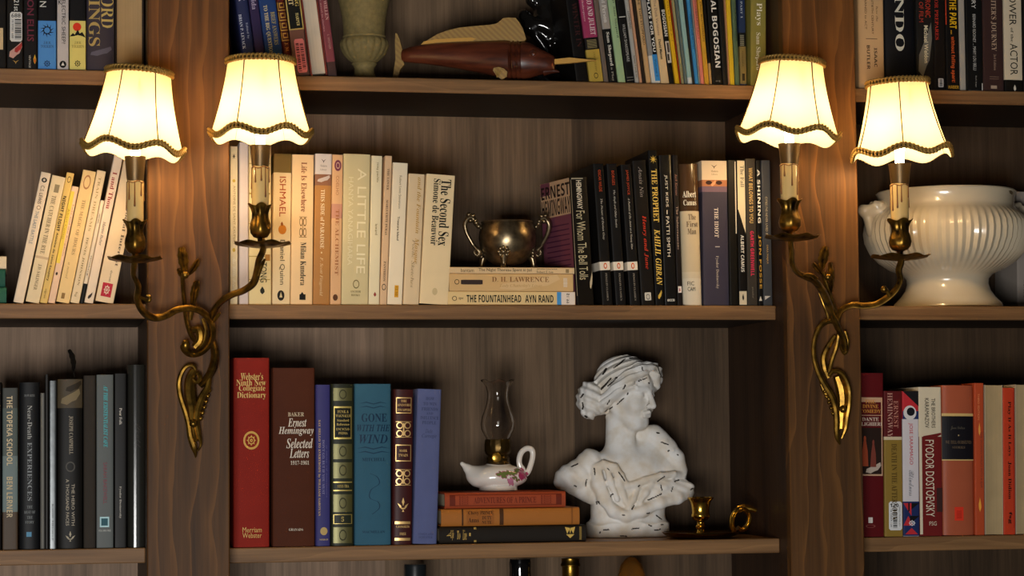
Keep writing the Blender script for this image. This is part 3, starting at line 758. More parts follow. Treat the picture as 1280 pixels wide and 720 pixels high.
B(2, 2, 363, 390.5, 193.5, 2, 'p', 'ecc896', 'cream paperback with brown title, ornament and black author lettering', G, items=[T('Life Is Elsewhere', 'r', '8a4424', .42, .68, 203, 265), P('scroll', '8a6a44', .35, .7, 271, 297), T('Milan Kundera', 'r', '2a2018', .42, .68, 303, 357), P('rect', '15120e', .4, .68, 368, 375), P('tri', '15120e', .45, .6, 365, 368)])
B(2, 2, 391, 412, 192.5, 3, 'p', 'b07c44', 'tan-brown paperback with white top label and landscape photo', G, bands=[(218, 232, '8a6048'), (190, 218, 'd8ccc4')], items=[T('THIS SIDE of PARADISE', 'r', 'f0dcb4', .36, .6, 237, 311), T('F. Scott Fitzgerald', 'i', 'e0c898', .34, .56, 322, 370), P('rect', 'e0c898', .42, .5, 315, 317, 'rule'), P('blob', 'c8b8b0', .1, .9, 219, 228, 'photo'), P('bird', '4a443c', .35, .65, 199, 204), T('Modern', 'r', '8a8078', .3, .7, 206, 209, 'h'), T('Library', 'r', '8a8078', .3, .7, 211, 214, 'h')])
B(2, 2, 412.3, 426, 193.5, 3, 'p', 'dcae80', 'narrow salmon-tan paperback with purple round emblem at top', G, bands=[(255, 273, 'c89078')], items=[P('disc', '7a3c50', .2, .85, 200, 214), P('ring', 'd8b098', .35, .7, 203, 211, 'emblem', 0, .0006), T('COELHO', 's', 'b07850', .36, .64, 220, 244), T('THE ALCHEMIST', 'r', 'a8683c', .38, .7, 262, 344), P('disc', '5a3820', .25, .7, 368, 376)])
B(2, 2, 426.4, 460, 193, 3, 'p', 'd2c294', 'broad putty coloured paperback with ghostly white double lettering', G, items=[T('A LITTLE LIFE', 's', 'eee2bc', .54, .86, 211, 342), T('HANYA YANAGIHARA', 's', 'e4d8b0', .2, .38, 222, 332), P('ring', '7a6c44', .42, .66, 350, 361), T('ANCHOR', 'b', '7a6c44', .32, .72, 363.5, 366, 'h'), T('BOOKS', 'b', '7a6c44', .36, .68, 368, 370.5, 'h')])
B(2, 2, 460.4, 474, 195, 4, 'p', 'eadcb6', 'slim ivory paperback with tiny lettering and small red shield', G, items=[T('yung pueblo', 'r', '8a7850', .45, .7, 203, 228), T('inward', 'r', '8a7850', .45, .68, 280, 294), P('leaf', '9a3c34', .4, .75, 365, 371)])
B(2, 2, 474.3, 483.3, 195, 7, 'p', 'dcb890', 'thin peach tan paperback with small dark capitals', G, items=[T('THE LOVER', 'b', '6a4c34', .35, .65, 211, 238), T('MARGUERITE DURAS', 'b', '5a4030', .35, .65, 250, 294), T('PANTHEON', 'b', '5a4030', .35, .65, 327, 352), P('ring', '3a2c20', .2, .8, 355, 363)])
B(2, 2, 483.7, 502.5, 204, 7.5, 'p', 'f0dfc0', 'ivory paperback with tiny title and orange price sticker at foot', G, items=[T('Robert Louis Stevenson', 's', '8a7a60', .46, .62, 220, 261), T('Treasure Island', 'k', '4a4034', .44, .58, 271, 301), P('rect', 'e0a428', .45, .72, 357, 372, 'price_sticker'), T('12.50', 's', '8a4a14', .5, .66, 359, 370)])
B(2, 2, 503.5, 523.5, 218, 7.5, 'p', 'e2c8a0', 'cream book in crinkled clear wrap with faint gilt italic lettering', G, rough=.2, items=[T('and the Fountain  Masque', 'I', 'b8904c', .5, .82, 222, 330), T('Poetic Sketches', 'i', '9a8260', .4, .6, 300, 360)])
B(2, 2, 524, 560, 219.5, 9, 'p', 'ecd2a4', 'wide cream paperback with heavy black two-line serif title', G, items=[T('The Second Sex', 'b', '14110d', .52, .88, 225, 308), T('Simone de Beauvoir', 'b', '14110d', .26, .5, 225, 308), P('disc', 'd0b88a', .42, .6, 361, 370)])
# ---- middle shelf, centre bay, dark run (leaning left)
G = 'dark books on the middle centre shelf'
b = B(2, 2, 722, 744, 222, -8.5, 'p', '15120f', 'worn black paperback turned to show its purple cover beside the cup', G, yaw=math.radians(12), d=.106, Y=S_Y + .006, items=[
    T('HEMINGWAY', 'k', 'd8ccb4', .3, .62, 226, 262), T('For Whom The Bell Tolls', 's', 'c8bc98', .2, .72, 264, 350), P('rect', 'a89c84', .05, .75, 223, 224.5, 'wear'), P('blob', 'c8b898', .8, 1, 340, 362, 'wear'), P('rect', '9a8c74', .0, .03, 225, 370, 'wear')])
ck = MB(); hh = b.h; e = -.0004
ck.add([(e, .004, .0), (e, b.d - .001, 0), (e, b.d - .001, hh * .72), (e, .004, hh * .72)], [(0, 1, 2, 3)], 0)
ck.add([(e, .004, hh * .72), (e, b.d - .001, hh * .72), (e, b.d - .001, hh), (e, .004, hh)], [(0, 1, 2, 3)], 1)
ck.build('cover_panel', [M('74404e', .45), M('c8a480', .45)], b.root, False, 0, False)
cl = MB()
for i in range(16):
    z = hh * (.04 + .64 * i / 16); cl.add([(e - .0003, .012, z), (e - .0003, b.d - .014, z), (e - .0003, b.d - .014, z + .0016), (e - .0003, .012, z + .0016)], [(0, 1, 2, 3)])
cl.build('blurb_lines', M('4c2038', .5, 'ink'), b.root, False, 0, False)
for body, z0, z1 in (('ERNEST', .87, .97), ('HEMINGWAY', .73, .86)):
    V, Fc = text_mesh(body, 'S'); q = MB()
    q.add([(e - .0003, b.d - .004 - v[0] * (b.d - .008), hh * (z0 + (z1 - z0) * v[1])) for v in V], Fc)
    q.build('cover_lettering', M('2a1c18', .5, 'ink'), b.root, False, 0, False)
pq = MB(); pq.add([(e - .0002, b.d - .002, hh * .90), (e - .0002, b.d - .035, hh * .90), (e - .0002, b.d - .035, hh * .999), (e - .0002, b.d - .002, hh * .999)], [(0, 1, 2, 3)])
pq.build('cover_panel', M('74404e', .45), b.root, False, 0, False)
PEN = lambda top, th, tt, a0, a1, t0, t1: [T(top, 's', 'c84c24', .42, .68, a0, a1), T(tt, 'i', 'd0c8b8', .42, .66, t0, t1), P('disc', 'd8601c', .36, .68, 329, 336.5, 'emblem', 0, .0006), P('disc', 'f0e4d0', .44, .6, 330.5, 335, 'emblem', 0, .0009), T('PENGUIN CLASSICS', 'r', '988e80', .45, .62, 342, 376)]
PB = [(327.5, 338, 'e8dcc8')]
B(2, 2, 753, 766.5, 205, -12, 'p', '141210', 'black classic with white band, first of three alike beside the worn one', G, bands=PB, items=PEN('OSCAR WILDE', 1, 'The Picture of Dorian Gray', 213, 240, 249, 300), d=.128, yaw=.03)
B(2, 2, 770, 783, 205, -13.5, 'p', '131110', 'black classic with white band, middle of three alike', G, bands=PB, items=PEN('BORGES', 1, 'The Aleph and Other Stories', 214, 232, 238, 285), d=.128)
B(2, 2, 787.5, 800.8, 206, -13, 'p', '131110', 'black classic with white band, third of three beside red italic title', G, bands=PB, items=PEN('JAMES JOYCE', 1, 'A Portrait of the Artist as a Young Man', 213, 244, 248, 312), d=.128)
B(2, 2, 802, 819, 201, -11.5, 'p', '17130f', 'black paperback with red italic title and small white square emblem', G, items=[T('Anais Nin', 'i', '9a9088', .4, .68, 209, 247), T('Henry and June', 'I', 'c03a24', .4, .75, 270, 337), P('round', 'd0c8b8', .28, .75, 366, 376), P('ring', '1a1612', .38, .65, 368, 375, 'emblem', 0, .0006)])
B(2, 2, 819.6, 831, 188, -9.5, 'p', '100e0c', 'tall black paperback with yellow starburst and yellow bold capitals', G, d=.135, items=[P('star', 'e8c050', .1, .95, 194, 205), T('THE PROPHET', 'b', 'e8c25c', .22, .85, 212, 278), T('KAHLIL GIBRAN', 'I', 'e8c25c', .22, .85, 287, 357), P('blob', 'd8b24c', .3, .75, 363, 374)])
B(2, 2, 831.4, 846.6, 194, -7.5, 'p', '141210', 'glossy black paperback with thin white capitals and white foot marks', G, rough=.25, items=[T('JUST KIDS', 's', 'e0d4c0', .36, .62, 219, 259), P('rect', 'e0d4c0', .45, .52, 263, 268, 'rule'), T('PATTI SMITH', 's', 'e0d4c0', .36, .62, 271, 321), T('ecco', 'S', 'e8e0d0', .2, .8, 374, 377, 'h')])
B(2, 2, 847, 854, 194, -6, 'p', '1b1614', 'slim black paperback with pinkish italics and tiny white tag', G, items=[T('Jack Kerouac', 'i', 'b08070', .3, .7, 218, 245), T('The Subterraneans', 'r', 'a89080', .3, .7, 258, 312), P('rect', 'e8dcd0', .2, .85, 358, 366), P('leaf', 'a02c3c', .35, .65, 359.5, 365, 'emblem', 0, .0006)])
B(2, 2, 854.8, 879.5, 205, -6, 'h', 'd6c6a8', 'glossy jacketed hardback with dark photo top and library label foot', G, rough=.16, bulge=.006, bands=[(264, 340, 'cdbb9a'), (203, 264, '4a3420'), (348, 382, 'dccfb6')], items=[
    T('Albert', 'b', 'e4dcc8', .12, .8, 239, 247, 'h'), T('Camus', 'b', 'e4dcc8', .15, .8, 250, 257, 'h'), T('The', 'b', '6a5640', .35, .75, 268, 275, 'h'), T('First', 'b', '6a5640', .25, .85, 277, 284, 'h'), T('Man', 'b', '6a5640', .3, .75, 286, 293, 'h'), T('FIC', 's', '2a2620', .22, .55, 352, 357, 'h'), T('CAM', 's', '2a2620', .22, .6, 359, 364, 'h')])
B(2, 2, 880, 912, 201, -3, 'p', '3c3846', 'wide purple-grey paperback with cream top label and painted eyes', G, bands=[(200, 225, 'd8c0a0'), (225, 233, 'a86c48'), (233, 240, '6c5666')], items=[
    P('disc', '3a2018', .15, .4, 226, 231), P('disc', '3a2018', .55, .8, 226, 231), P('blob', 'd89468', .35, .55, 225, 233, 'photo'), T('THE IDIOT', 'b', 'dccfc0', .46, .62, 260, 297), P('rect', 'c8bcb0', .48, .66, 308, 309, 'rule'), T('Fyodor Dostoevsky', 'r', 'b8ac9c', .47, .6, 320, 361), P('bird', '5a4a3a', .36, .62, 206, 211), T('Modern', 'r', '8a7458', .36, .64, 213, 215.5, 'h'), T('Library', 'r', '8a7458', .38, .62, 217, 219.5, 'h')])
B(2, 2, 912.5, 923.5, 200.5, -3.5, 'p', '17140f', 'black paperback with a white stripe beside the purple-grey one', G, items=[P('rect', 'd8ccb4', .82, .94, 202, 292, 'stripe')])
B(2, 2, 924, 934.3, 200.5, -3.5, 'p', '15120f', 'black and cream paperback split by a long diagonal', G, items=[P('rect', 'e0cfa8', .05, .98, 201, 262, 'label_panel'), P('wedge', 'e0cfa8', .1, .98, 262, 292, 'label_panel'), T('The Fall', 'r', '6a6050', .4, .85, 207, 234), T('ALBERT CAMUS', 'S', 'e8e0d0', .3, .7, 294, 340), P('rect', 'dccbaa', .05, .95, 364, 381, 'label_panel'), P('leaf', '1a1612', .35, .65, 367, 376, 'emblem', 0, .0006)])
B(2, 2, 934.8, 947.5, 198.5, -4, 'p', '3a352e', 'charcoal paperback with beige title and hot pink author capitals', G, items=[T('WHAT BELONGS TO YOU', 'S', 'c8a868', .3, .68, 210, 279), T('GARTH GREENWELL', 'S', 'd83458', .34, .7, 289, 345), T('picador', 's', '8a8070', .4, .6, 359, 373)])
B(2, 2, 948, 954, 200.5, -3, 'p', '12100e', 'slim black paperback with stacked white then gold capitals', G, items=[T('A SHINING', 'S', 'e8e0d0', .2, .8, 212, 279), T('JON FOSSE', 'S', 'c8963c', .2, .8, 294, 361), P('tri', 'd0c8b8', .15, .85, 370, 376)])
B(2, 2, 954.6, 966, 200.5, -3.5, 'p', '3c3e42', 'slate grey paperback ending the dark row, thin pale capitals', G, items=[T("CITIES I'VE NEVER LIVED IN", 's', 'b8a888', .36, .6, 246, 295), T('SARA MAJKA', 's', 'c09a5c', .36, .6, 306, 330), P('wedgel', 'c8c0b4', .15, .8, 370, 375)])
B(3, 2, 1271.5, 1292, 240, -1, 'p', '8e857c', 'pale grey book at the picture edge behind the white tureen', None, Y=.204, d=.086, items=[T('THE POEMS', 's', '6a6258', .35, .6, 350, 372)])
# ---- lower shelf, left bay
G = 'dark books on the lower left shelf'
B(1, 3, -16, 2.2, 478, 0, 'h', '1a1816', 'black hardback cut by the picture edge, lower left shelf', G)
B(1, 3, 3, 22.5, 485, 0, 'p', '4c5652', 'grey-green paperback with bold pale capitals and landscape foot', G, bands=[(640, 690, '4a3a2a'), (570, 640, '6a7876'), (480, 510, '3c3e3a')], items=[T('THE TOPEKA SCHOOL', 'S', 'd0bc98', .28, .66, 495, 582), T('BEN LERNER', 'S', 'c8b490', .28, .66, 596, 647)])
B(1, 3, 24, 50, 478, 0, 'h', '141517', 'black jacketed hardback with grey serif capitals and blue foot emblem', G, rough=.45, bulge=.003, items=[T('Near-Death', 'r', 'a8a8a4', .4, .62, 507, 549), T('EXPERIENCES', 'r', '8e9294', .4, .62, 553, 626), T('HOWARTH', 'r', '7a7c7c', .25, .75, 493, 496, 'h'), T('THE', 'r', '808484', .38, .65, 632, 635.5, 'h'), T('BEST OF', 'r', '808484', .25, .78, 638.5, 642, 'h'), T('THE', 'r', '808484', .38, .65, 645, 648.5, 'h'), T('STORY', 'r', '808484', .3, .72, 651, 654.5, 'h'), P('rect', '5a90b0', .35, .6, 665, 671)])
B(1, 3, 50.4, 56, 491, 0, 'f', '2a2622', 'thin booklet showing pale page edges between black spines', G, pages='8a8880', gap=.0008)
B(1, 3, 56.3, 61, 468, 0, 'p', '191714', 'thin black board book standing taller than its pale neighbours', G)
B(1, 3, 61.5, 70.8, 476, 0, 'p', '44484a', 'slim silvery foil-wrapped book with wrinkled shine', G, rough=.11, items=[T('KNOW THYSELF', 'r', '1c1c1a', .35, .6, 630, 676)])
B(1, 3, 71.5, 103.8, 474, 0, 'h', '161412', 'wide black jacketed hardback with sepia picture at its top', G, rough=.45, bulge=.003, bands=[(472, 510, '4a4030')], items=[
    P('blob', '7a6c50', .1, .9, 486, 506, 'photo'), P('blob', '2c2418', .3, .95, 476, 490, 'photo', 0, .0006), T('JOSEPH CAMPBELL', 'r', 'a89c88', .45, .62, 520, 568), P('ring', '54504a', .33, .7, 577, 590), T('THE HERO WITH', 's', 'b8ac98', .56, .68, 605, 657), T('A THOUSAND FACES', 's', 'b8ac98', .34, .46, 599, 657), P('fleur', 'b0a48c', .32, .7, 664, 677)])
B(1, 3, 104.5, 120, 469.5, 0, 'h', '3a342e', 'plain dark taupe cloth hardback without lettering', G, rough=.8)
B(1, 3, 120.6, 142, 468.5, 0, 'p', '5c605e', 'grey paperback with turquoise italic capitals and a square emblem', G, items=[T('AT THE EXISTENTIALIST CAFE', 'I', '48c0c8', .42, .66, 482, 559), T('SARAH BAKEWELL', 's', '8a4450', .4, .62, 578, 630), P('rect', 'b8dce0', .2, .75, 646, 659), P('rect', '2c5a64', .28, .67, 648, 657, 'emblem', 0, .0006), T('YOU ARE FREE', 'S', 'b8b8b0', .12, .85, 662, 664.5, 'h')])
B(1, 3, 143, 158.5, 467, 0, 'p', '141210', 'plain black paperback with two tiny white names', G, items=[T('Poor Folk', 'r', 'd8d0c4', .4, .62, 510, 531), T('Fyodor Dostoevsky', 'r', 'd0c8bc', .38, .58, 608, 648)])
B(1, 3, 159.5, 182, 456, 0, 'h', '262521', 'tall book in shiny clear wrap beside the left upright', G, rough=.14, bulge=.005, items=[T('Scott', 'c', '3a3632', .5, .75, 530, 560)])
# ---- lower shelf, centre bay
G = 'cloth bound volumes on the lower centre shelf'
B(2, 3, 291.5, 337, 447.5, 0, 'h', '8e261c', 'tall red cloth dictionary with gold lettering and round seal', G, rough=.7, bulge=.002, d=.18, items=[
    T("Webster's", 'r', 'e8c878', .2, .82, 466, 475, 'h', 'title'), T('Ninth New', 'r', 'e8c878', .08, .9, 474.5, 482, 'h', 'title'), T('Collegiate', 'r', 'e8c878', .15, .88, 481.5, 490.5, 'h', 'title'), T('Dictionary', 'r', 'e8c878', .1, .9, 490, 499.5, 'h', 'title'), P('ring', 'd8a850', .27, .72, 539, 562, 'seal'), P('gear', 'd8a850', .36, .63, 543.5, 557.5, 'seal'), T('Merriam', 's', 'dcb468', .25, .78, 659, 665.5, 'h', 'publisher'), T('Webster', 's', 'dcb468', .25, .78, 666, 672.5, 'h', 'publisher')])
B(2, 3, 340.5, 393.8, 460, 0, 'h', '502818', 'wide chocolate brown cloth book with flowing white script title', G, rough=.7, bulge=.002, d=.16, items=[
    T('BAKER', 'r', 'd8c4a4', .36, .74, 515.5, 520.5, 'h'), T('Ernest', 'I', 'e6dac8', .36, .8, 523, 533.5, 'h', 'title'), T('Hemingway', 'I', 'e6dac8', .14, .97, 533.5, 545, 'h', 'title'), T('Selected', 'I', 'e6dac8', .32, .95, 548, 560.5, 'h', 'title'), T('Letters', 'I', 'e6dac8', .4, .86, 561, 572.5, 'h', 'title'), T('1917-1961', 'b', 'd8ccb8', .42, .86, 576, 581, 'h'), T('GRANADA', 'b', 'd8ccb8', .38, .72, 660.5, 663.5, 'h')])
B(2, 3, 394.5, 413, 481, 0, 'h', '3c3a72', 'narrow violet-blue book with lettering running down in three lines', G, rough=.5, items=[
    T('SAY HELLO TO EVERYBODY by WILLIAM SAROYAN', 'b', 'c8a878', .14, .32, 525, 645), T("DON'T GO, BUT IF YOU MUST", 'r', '8a86b0', .42, .6, 550, 618), T('a story of summers', 'i', '6a68a0', .68, .8, 557, 622), P('disc', 'c0a468', .3, .8, 659, 669), T('MORROW', 'b', 'c8b080', .25, .85, 673.5, 675.5, 'h')])
B(2, 3, 413.5, 442.5, 480, 0, 'h', '26291c', 'green-black encyclopedia volume with gilt ribbed panels', G, rough=.4, bulge=.0025, items=[
    P('rect', '5c5832', .1, .92, 485, 501, 'gilt_panel', .5), P('frame', 'b09a50', .12, .9, 508, 549, 'gilt_panel', .5), P('rect', '14160f', .16, .86, 510, 547, 'label_panel'), T('FUNK &', 'b', 'c0a860', .28, .76, 513, 516.5, 'h'), T('WAGNALLS', 'b', 'c0a860', .2, .84, 518, 521.5, 'h'), T('Standard', 'b', 'c0a860', .26, .78, 524, 527, 'h'), T('Reference', 'b', 'c0a860', .24, .8, 529, 532, 'h'), T('ENCYCLO-', 'b', 'c0a860', .22, .82, 535, 538, 'h'), T('PEDIA', 'b', 'c0a860', .32, .72, 540, 543, 'h'),
    P('rect', '5c5832', .1, .92, 555, 574, 'gilt_panel', .5), P('rect', '5c5832', .1, .92, 578, 598, 'gilt_panel', .5), P('ring', '3a3820', .35, .68, 557.5, 571, 'gilt_panel', 0, .0006), P('ring', '3a3820', .35, .68, 581, 595, 'gilt_panel', 0, .0006), P('ring', '3a3820', .35, .68, 487, 499, 'gilt_panel', 0, .0006), T('STEE-TRA', 'b', 'c0a860', .28, .78, 606, 609.5, 'h'), P('rules', 'a89450', .1, .92, 602, 614, 'gilt_panel', .5),
    P('rect', '5c5832', .1, .92, 618, 640, 'gilt_panel', .5), P('frame', 'a89450', .1, .92, 643, 655, 'gilt_panel', .5), T('5', 'b', 'c0a860', .44, .56, 646, 652, 'h'), P('rect', '5c5832', .1, .92, 659, 679, 'gilt_panel', .5), P('ring', '3a3820', .35, .68, 622, 636, 'gilt_panel', 0, .0006), P('ring', '3a3820', .35, .68, 662, 676, 'gilt_panel', 0, .0006)])
B(2, 3, 443.3, 489.2, 480, 0, 'h', '355f74', 'wide teal blue cloth novel with navy title and flourish', G, rough=.7, bulge=.003, d=.16, items=[
    P('swash', '1c3a52', .12, .9, 502, 512), T('GONE', 'b', '16304a', .18, .88, 517, 527.5, 'h', 'title'), T('WITH THE', 'I', '16304a', .06, .96, 531, 539.5, 'h', 'title'), T('WIND', 'I', '16304a', .12, .9, 543.5, 554.5, 'h', 'title'), P('swash', '1c3a52', .05, .97, 558, 569), T('MITCHELL', 'r', '16304a', .2, .84, 572.5, 576.5, 'h'), P('vine', '1c3a52', .38, .7, 592, 643, 'flourish'), T('MACMILLAN', 'r', '1c3a52', .2, .82, 663.5, 666.5, 'h')])
B(2, 3, 490, 515.3, 487, 2, 'h', '3e1a1a', 'burgundy leather book with gilt scroll panels and fleuron', G, rough=.4, bulge=.0025, items=[
    P('frame', 'd8b070', .12, .9, 497, 517, 'gilt_panel', .6), T('THE', 'b', 'd8b070', .35, .65, 500, 503, 'h'), T('ADVENTURES', 'b', 'd8b070', .18, .84, 505, 508, 'h'), T('TOM SAWYER', 'b', 'd8b070', .18, .84, 511, 514, 'h'), P('scroll', 'e0b878', .12, .9, 527, 547, 'gilt_panel', .6), P('frame', 'd8b070', .12, .9, 556, 577, 'gilt_panel', .6), T('MARK', 'b', 'd8b070', .3, .7, 562, 565, 'h'), T('TWAIN', 'b', 'd8b070', .26, .74, 567.5, 571, 'h'), P('scroll', 'e0b878', .12, .9, 587, 607, 'gilt_panel', .6), P('fleur', 'd8b070', .25, .8, 622, 640, 'gilt_panel', .6), P('rules', 'd8b070', .12, .9, 652, 676, 'gilt_panel', .6), T('GROSSETS', 'b', 'd8b070', .18, .84, 657, 660, 'h'), T('FREE', 'b', 'd8b070', .36, .68, 666, 669, 'h')])
B(2, 3, 516, 546.3, 487, 6, 'h', '5a628c', 'faded slate blue cloth book leaning at the row end', G, rough=.8, bulge=.002, items=[
    T('HOW', 'b', '3c4468', .34, .7, 497, 501, 'h'), T('TO WIN', 'b', '3c4468', .24, .8, 503.5, 507.5, 'h'), T('FRIENDS', 'b', '3c4468', .18, .86, 510, 514, 'h'), T('AND', 'b', '3c4468', .38, .66, 516, 519, 'h'), T('INFLUENCE', 'b', '3c4468', .14, .9, 521, 525, 'h'), T('PEOPLE', 'b', '3c4468', .22, .8, 527, 531, 'h'), T('Dale', 'i', '3c4468', .36, .66, 537, 542, 'h'), T('Carnegie', 'i', '3c4468', .22, .84, 543, 549, 'h'), T('SIMON AND', 'b', '4a527a', .2, .82, 667, 669.5, 'h'), T('SCHUSTER', 'b', '4a527a', .22, .8, 671, 673.5, 'h')])
# ---- lower shelf, right bay
G = 'books on the lower right shelf'
B(3, 3, 1071, 1105, 466.5, -1, 'p', '5a1418', 'dark red paperback with a framed figure picture below gold capitals', G, d=.15, items=[
    P('frame', 'c8a080', .04, .96, 497, 595, 'label_panel'), T('THE', 'b', 'd09040', .3, .7, 500, 504.5, 'h'), T('DIVINE', 'b', 'd09040', .22, .8, 506, 510.5, 'h'), T('COMEDY', 'b', 'd09040', .12, .9, 512, 516.5, 'h'), P('rect', 'c8a080', .05, .95, 519, 519.8, 'rule'), T('DANTE', 'b', 'dcc8b4', .2, .82, 522, 526.5, 'h'), T('ALIGHIERI', 'b', 'dcc8b4', .06, .94, 528, 532.5, 'h'), P('rect', '2a1c16', .08, .92, 535, 593, 'picture', 0, .0006), P('blob', 'b8a898', .3, .9, 578, 592, 'picture', 0, .0009), P('robe', 'a0482c', .12, .52, 545, 583, 'picture', 0, .0011), P('robe', '7a3c30', .46, .8, 550, 584, 'picture', 0, .0012), P('rect', 'd8d0c8', .42, .58, 647, 654), P('ring', '8a4a44', .32, .68, 656, 660)])
B(3, 3, 1106, 1128.8, 489, -1.5, 'p', '8f7434', 'paperback with maroon top, mustard lower spine and barcode sticker', G, bands=[(488, 546, '5c1c1e'), (546, 550, 'd0c0a0')], items=[
    T('ERNEST', 'r', 'b87c6c', .52, .78, 501, 535), T('HEMINGWAY', 'r', 'c09080', .18, .46, 491, 547), T('DEATH IN THE AFTERNOON', 'r', '54401c', .38, .68, 555, 650), P('round', 'dcdcdc', .22, .95, 627, 663, 'library_sticker'), T('120', 'S', '1a1a1a', .28, .75, 629.5, 634, 'h'), P('bars', '1a1a1a', .45, .68, 636, 660, 'barcode', 0, .0006), T('10 13054 120', 's', '3a3a3a', .3, .38, 637, 659), T('TIMES TRAVELED', 's', '7a7a7a', .76, .84, 632, 658)])
B(3, 3, 1129.2, 1149.5, 489, -1.5, 'p', 'd2ccd0', 'white paperback with red and blue geometric ends and red capitals', G, bands=[(487, 524, 'c03038'), (627, 670, '23305e')], items=[
    P('wedge', '1c1a1c', .0, 1, 489, 508), P('rect', '23305e', .0, 1, 514, 524, 'emblem'), P('disc', 'd8d4d4', .05, .85, 507, 525, 'emblem', 0, .0006), P('disc', '1a1a20', .25, .75, 509.5, 520, 'emblem', 0, .0009), T('JOSE SARAMAGO', 's', 'c03040', .34, .62, 529, 581), T('Blindness', 'c', '8a8a90', .34, .66, 588, 620), P('wedge', 'c03038', .0, .5, 629, 645), P('wedgel', '151518', .3, 1, 629, 640), P('tri', 'c03038', .0, .6, 645, 657), P('wedgel', '151518', .4, 1, 645, 655), P('gear', 'e0dce0', .3, .75, 650, 658, 'emblem', 0, .0008), P('tri', 'c03038', .1, .9, 660, 668)])
B(3, 3, 1150, 1178.5, 484, -2.3, 'p', '6e2020', 'cream and maroon paperback with tall condensed capitals and torn edge', G, bands=[(483, 546, 'd6cab0')], items=[
    P('rect', 'd6cab0', .0, .12, 546, 668, 'label_panel'), P('blob', '6e2020', .1, 1, 541, 548), P('rect', '3c2624', .75, 1, 610, 640, 'cover_art'), T('THE BROTHERS', 's', '2a2420', .55, .72, 498, 535), T('KARAMAZOV', 's', '2a2420', .26, .44, 498, 535), T('FYODOR DOSTOEVSKY', 's', 'e0d4bc', .26, .64, 550, 646), T('FSG', 's', 'd8ccb4', .4, .72, 652, 657, 'h')])
B(3, 3, 1179, 1218.7, 482, -1.5, 'h', 'a4553a', 'wide coral hardback with black title label and faded bands', G, rough=.4, bulge=.004, items=[
    P('rect', 'd0b070', .0, 1, 517, 576, 'label_panel'), P('rect', '17151a', .0, 1, 520.5, 574.5, 'label_panel', 0, .0006), T('Joan Didion', 'c', '5a5448', .25, .7, 533, 538, 'h'), P('star', 'c8b080', .46, .54, 543, 546, 'emblem', 0, .0009), T('WE TELL OURSELVES', 'r', '6a5844', .1, .92, 551, 555, 'h'), T('STORIES', 'r', '6a5844', .3, .7, 558, 561, 'h'), P('rect', 'd83824', .36, .64, 634, 651, 'publisher_mark'), P('lines', 'a82818', .42, .58, 638, 648, 'publisher_mark', 0, .0006)])
B(3, 3, 1219.2, 1231, 479, -1.5, 'p', 'b04a2a', 'orange-red slim paperback with yellow flame emblem', G, items=[T('THE WOMAN WALKS INTO A BAR', 's', '7a4030', .55, .78, 540, 610), T('THIRD EDITION', 's', 'e09060', .3, .5, 492, 525), P('leaf', 'e8a440', .3, .7, 622, 640), P('leaf', 'e09a48', .35, .65, 528, 545)])
B(3, 3, 1231.5, 1254, 481.5, -1, 'f', 'b8a890', 'book turned fore-edge out between two orange spines', G, pages='bfa67a', gap=.0008)
B(3, 3, 1254.5, 1269.5, 485, -1.3, 'p', 'bc3e24', 'orange-red paperback with tall black serif title', G, items=[T('Play It As It Lays', 'b', '17110e', .36, .66, 502, 570), T('Joan Didion', 'b', '17110e', .36, .66, 577, 624), T('fsg', 'k', '2a1410', .36, .7, 640, 655), P('rect', 'a82c1c', .84, .92, 490, 660, 'stripe')])
B(3, 3, 1270, 1292, 481, -1, 'f', 'b8a890', 'fore-edge-out book cut off by the picture edge, lower right', G, pages='bfa87e', gap=.0008)


# ---- lying books
def LB(bay, row, xl, xr, y0, y1, z0, kind, color, label, group, items=(), Y=None, d=.11, rough=.45, bulge=None, bands=(), pages='d6c6a2'):
    """book lying flat: spine towards the viewer. The book frame is turned so that its height runs along +X."""
    Y = S_Y + .008 if Y is None else Y
    ym = (y0 + y1) / 2
    a, c = at(xl, ym, Y), at(xr, ym, Y)
    h = c.x - a.x; t = at(xl, y0, Y).z - at(xl, y1, Y).z - .0004
    bl = bulge if bulge is not None else (.0003 if kind == 'p' else .002)
    zx = lambda x: (x - xl) / (xr - xl) * h
    # local x -> world z, local z -> world x  (mirror-free: rotate about Y by +90 then local x points down)
    b = Book('paperback_book' if kind == 'p' else 'hardcover_book', label, group, t, h, d, kind, color, Vector((a.x, Y, z0 + t + .0002)), (0, math.pi / 2, 0),
             [(zx(p), zx(q), col) for p, q, col in bands], bl, rough, pages)
    for it in items:
        v = lambda y: (y - y0) / (y1 - y0)
        if it[0] == 'T':   # text box x0,x1,y0,y1 in picture pixels, reads along +X
            _, body, sty, col, x0, x1, ya, yb = it[:8]
            if len(it) > 8:   # vertical lettering
                V, Fc = text_mesh(body, sty); b.place(V, Fc, v(ya), v(yb), zx(x0), zx(x1), 'h', M(col, .5, 'ink'), 'lettering', .0005)
            else:
                V, Fc = text_mesh(body, sty); V2 = np.stack([V[:, 0], V[:, 1]], 1)
                # along local z = world x ; up = -local x
                b.place(V2, Fc, v(yb), v(ya), zx(x0), zx(x1), 'd', M(col, .5, 'ink'), 'lettering', .0005)
        else:
            _, sh, col, x0, x1, ya, yb = it[:7]
            polys = shape(sh); V = []; Fc = []
            for p in polys:
                Fc.append(tuple(range(len(V), len(V) + len(p)))); V += p
            b.place(np.array(V, float), Fc, v(yb), v(ya), zx(x0), zx(x1), 'd', M(col, .5, 'ink'), it[7] if len(it) > 7 else 'emblem', .00035)
    return z0 + t + .0004


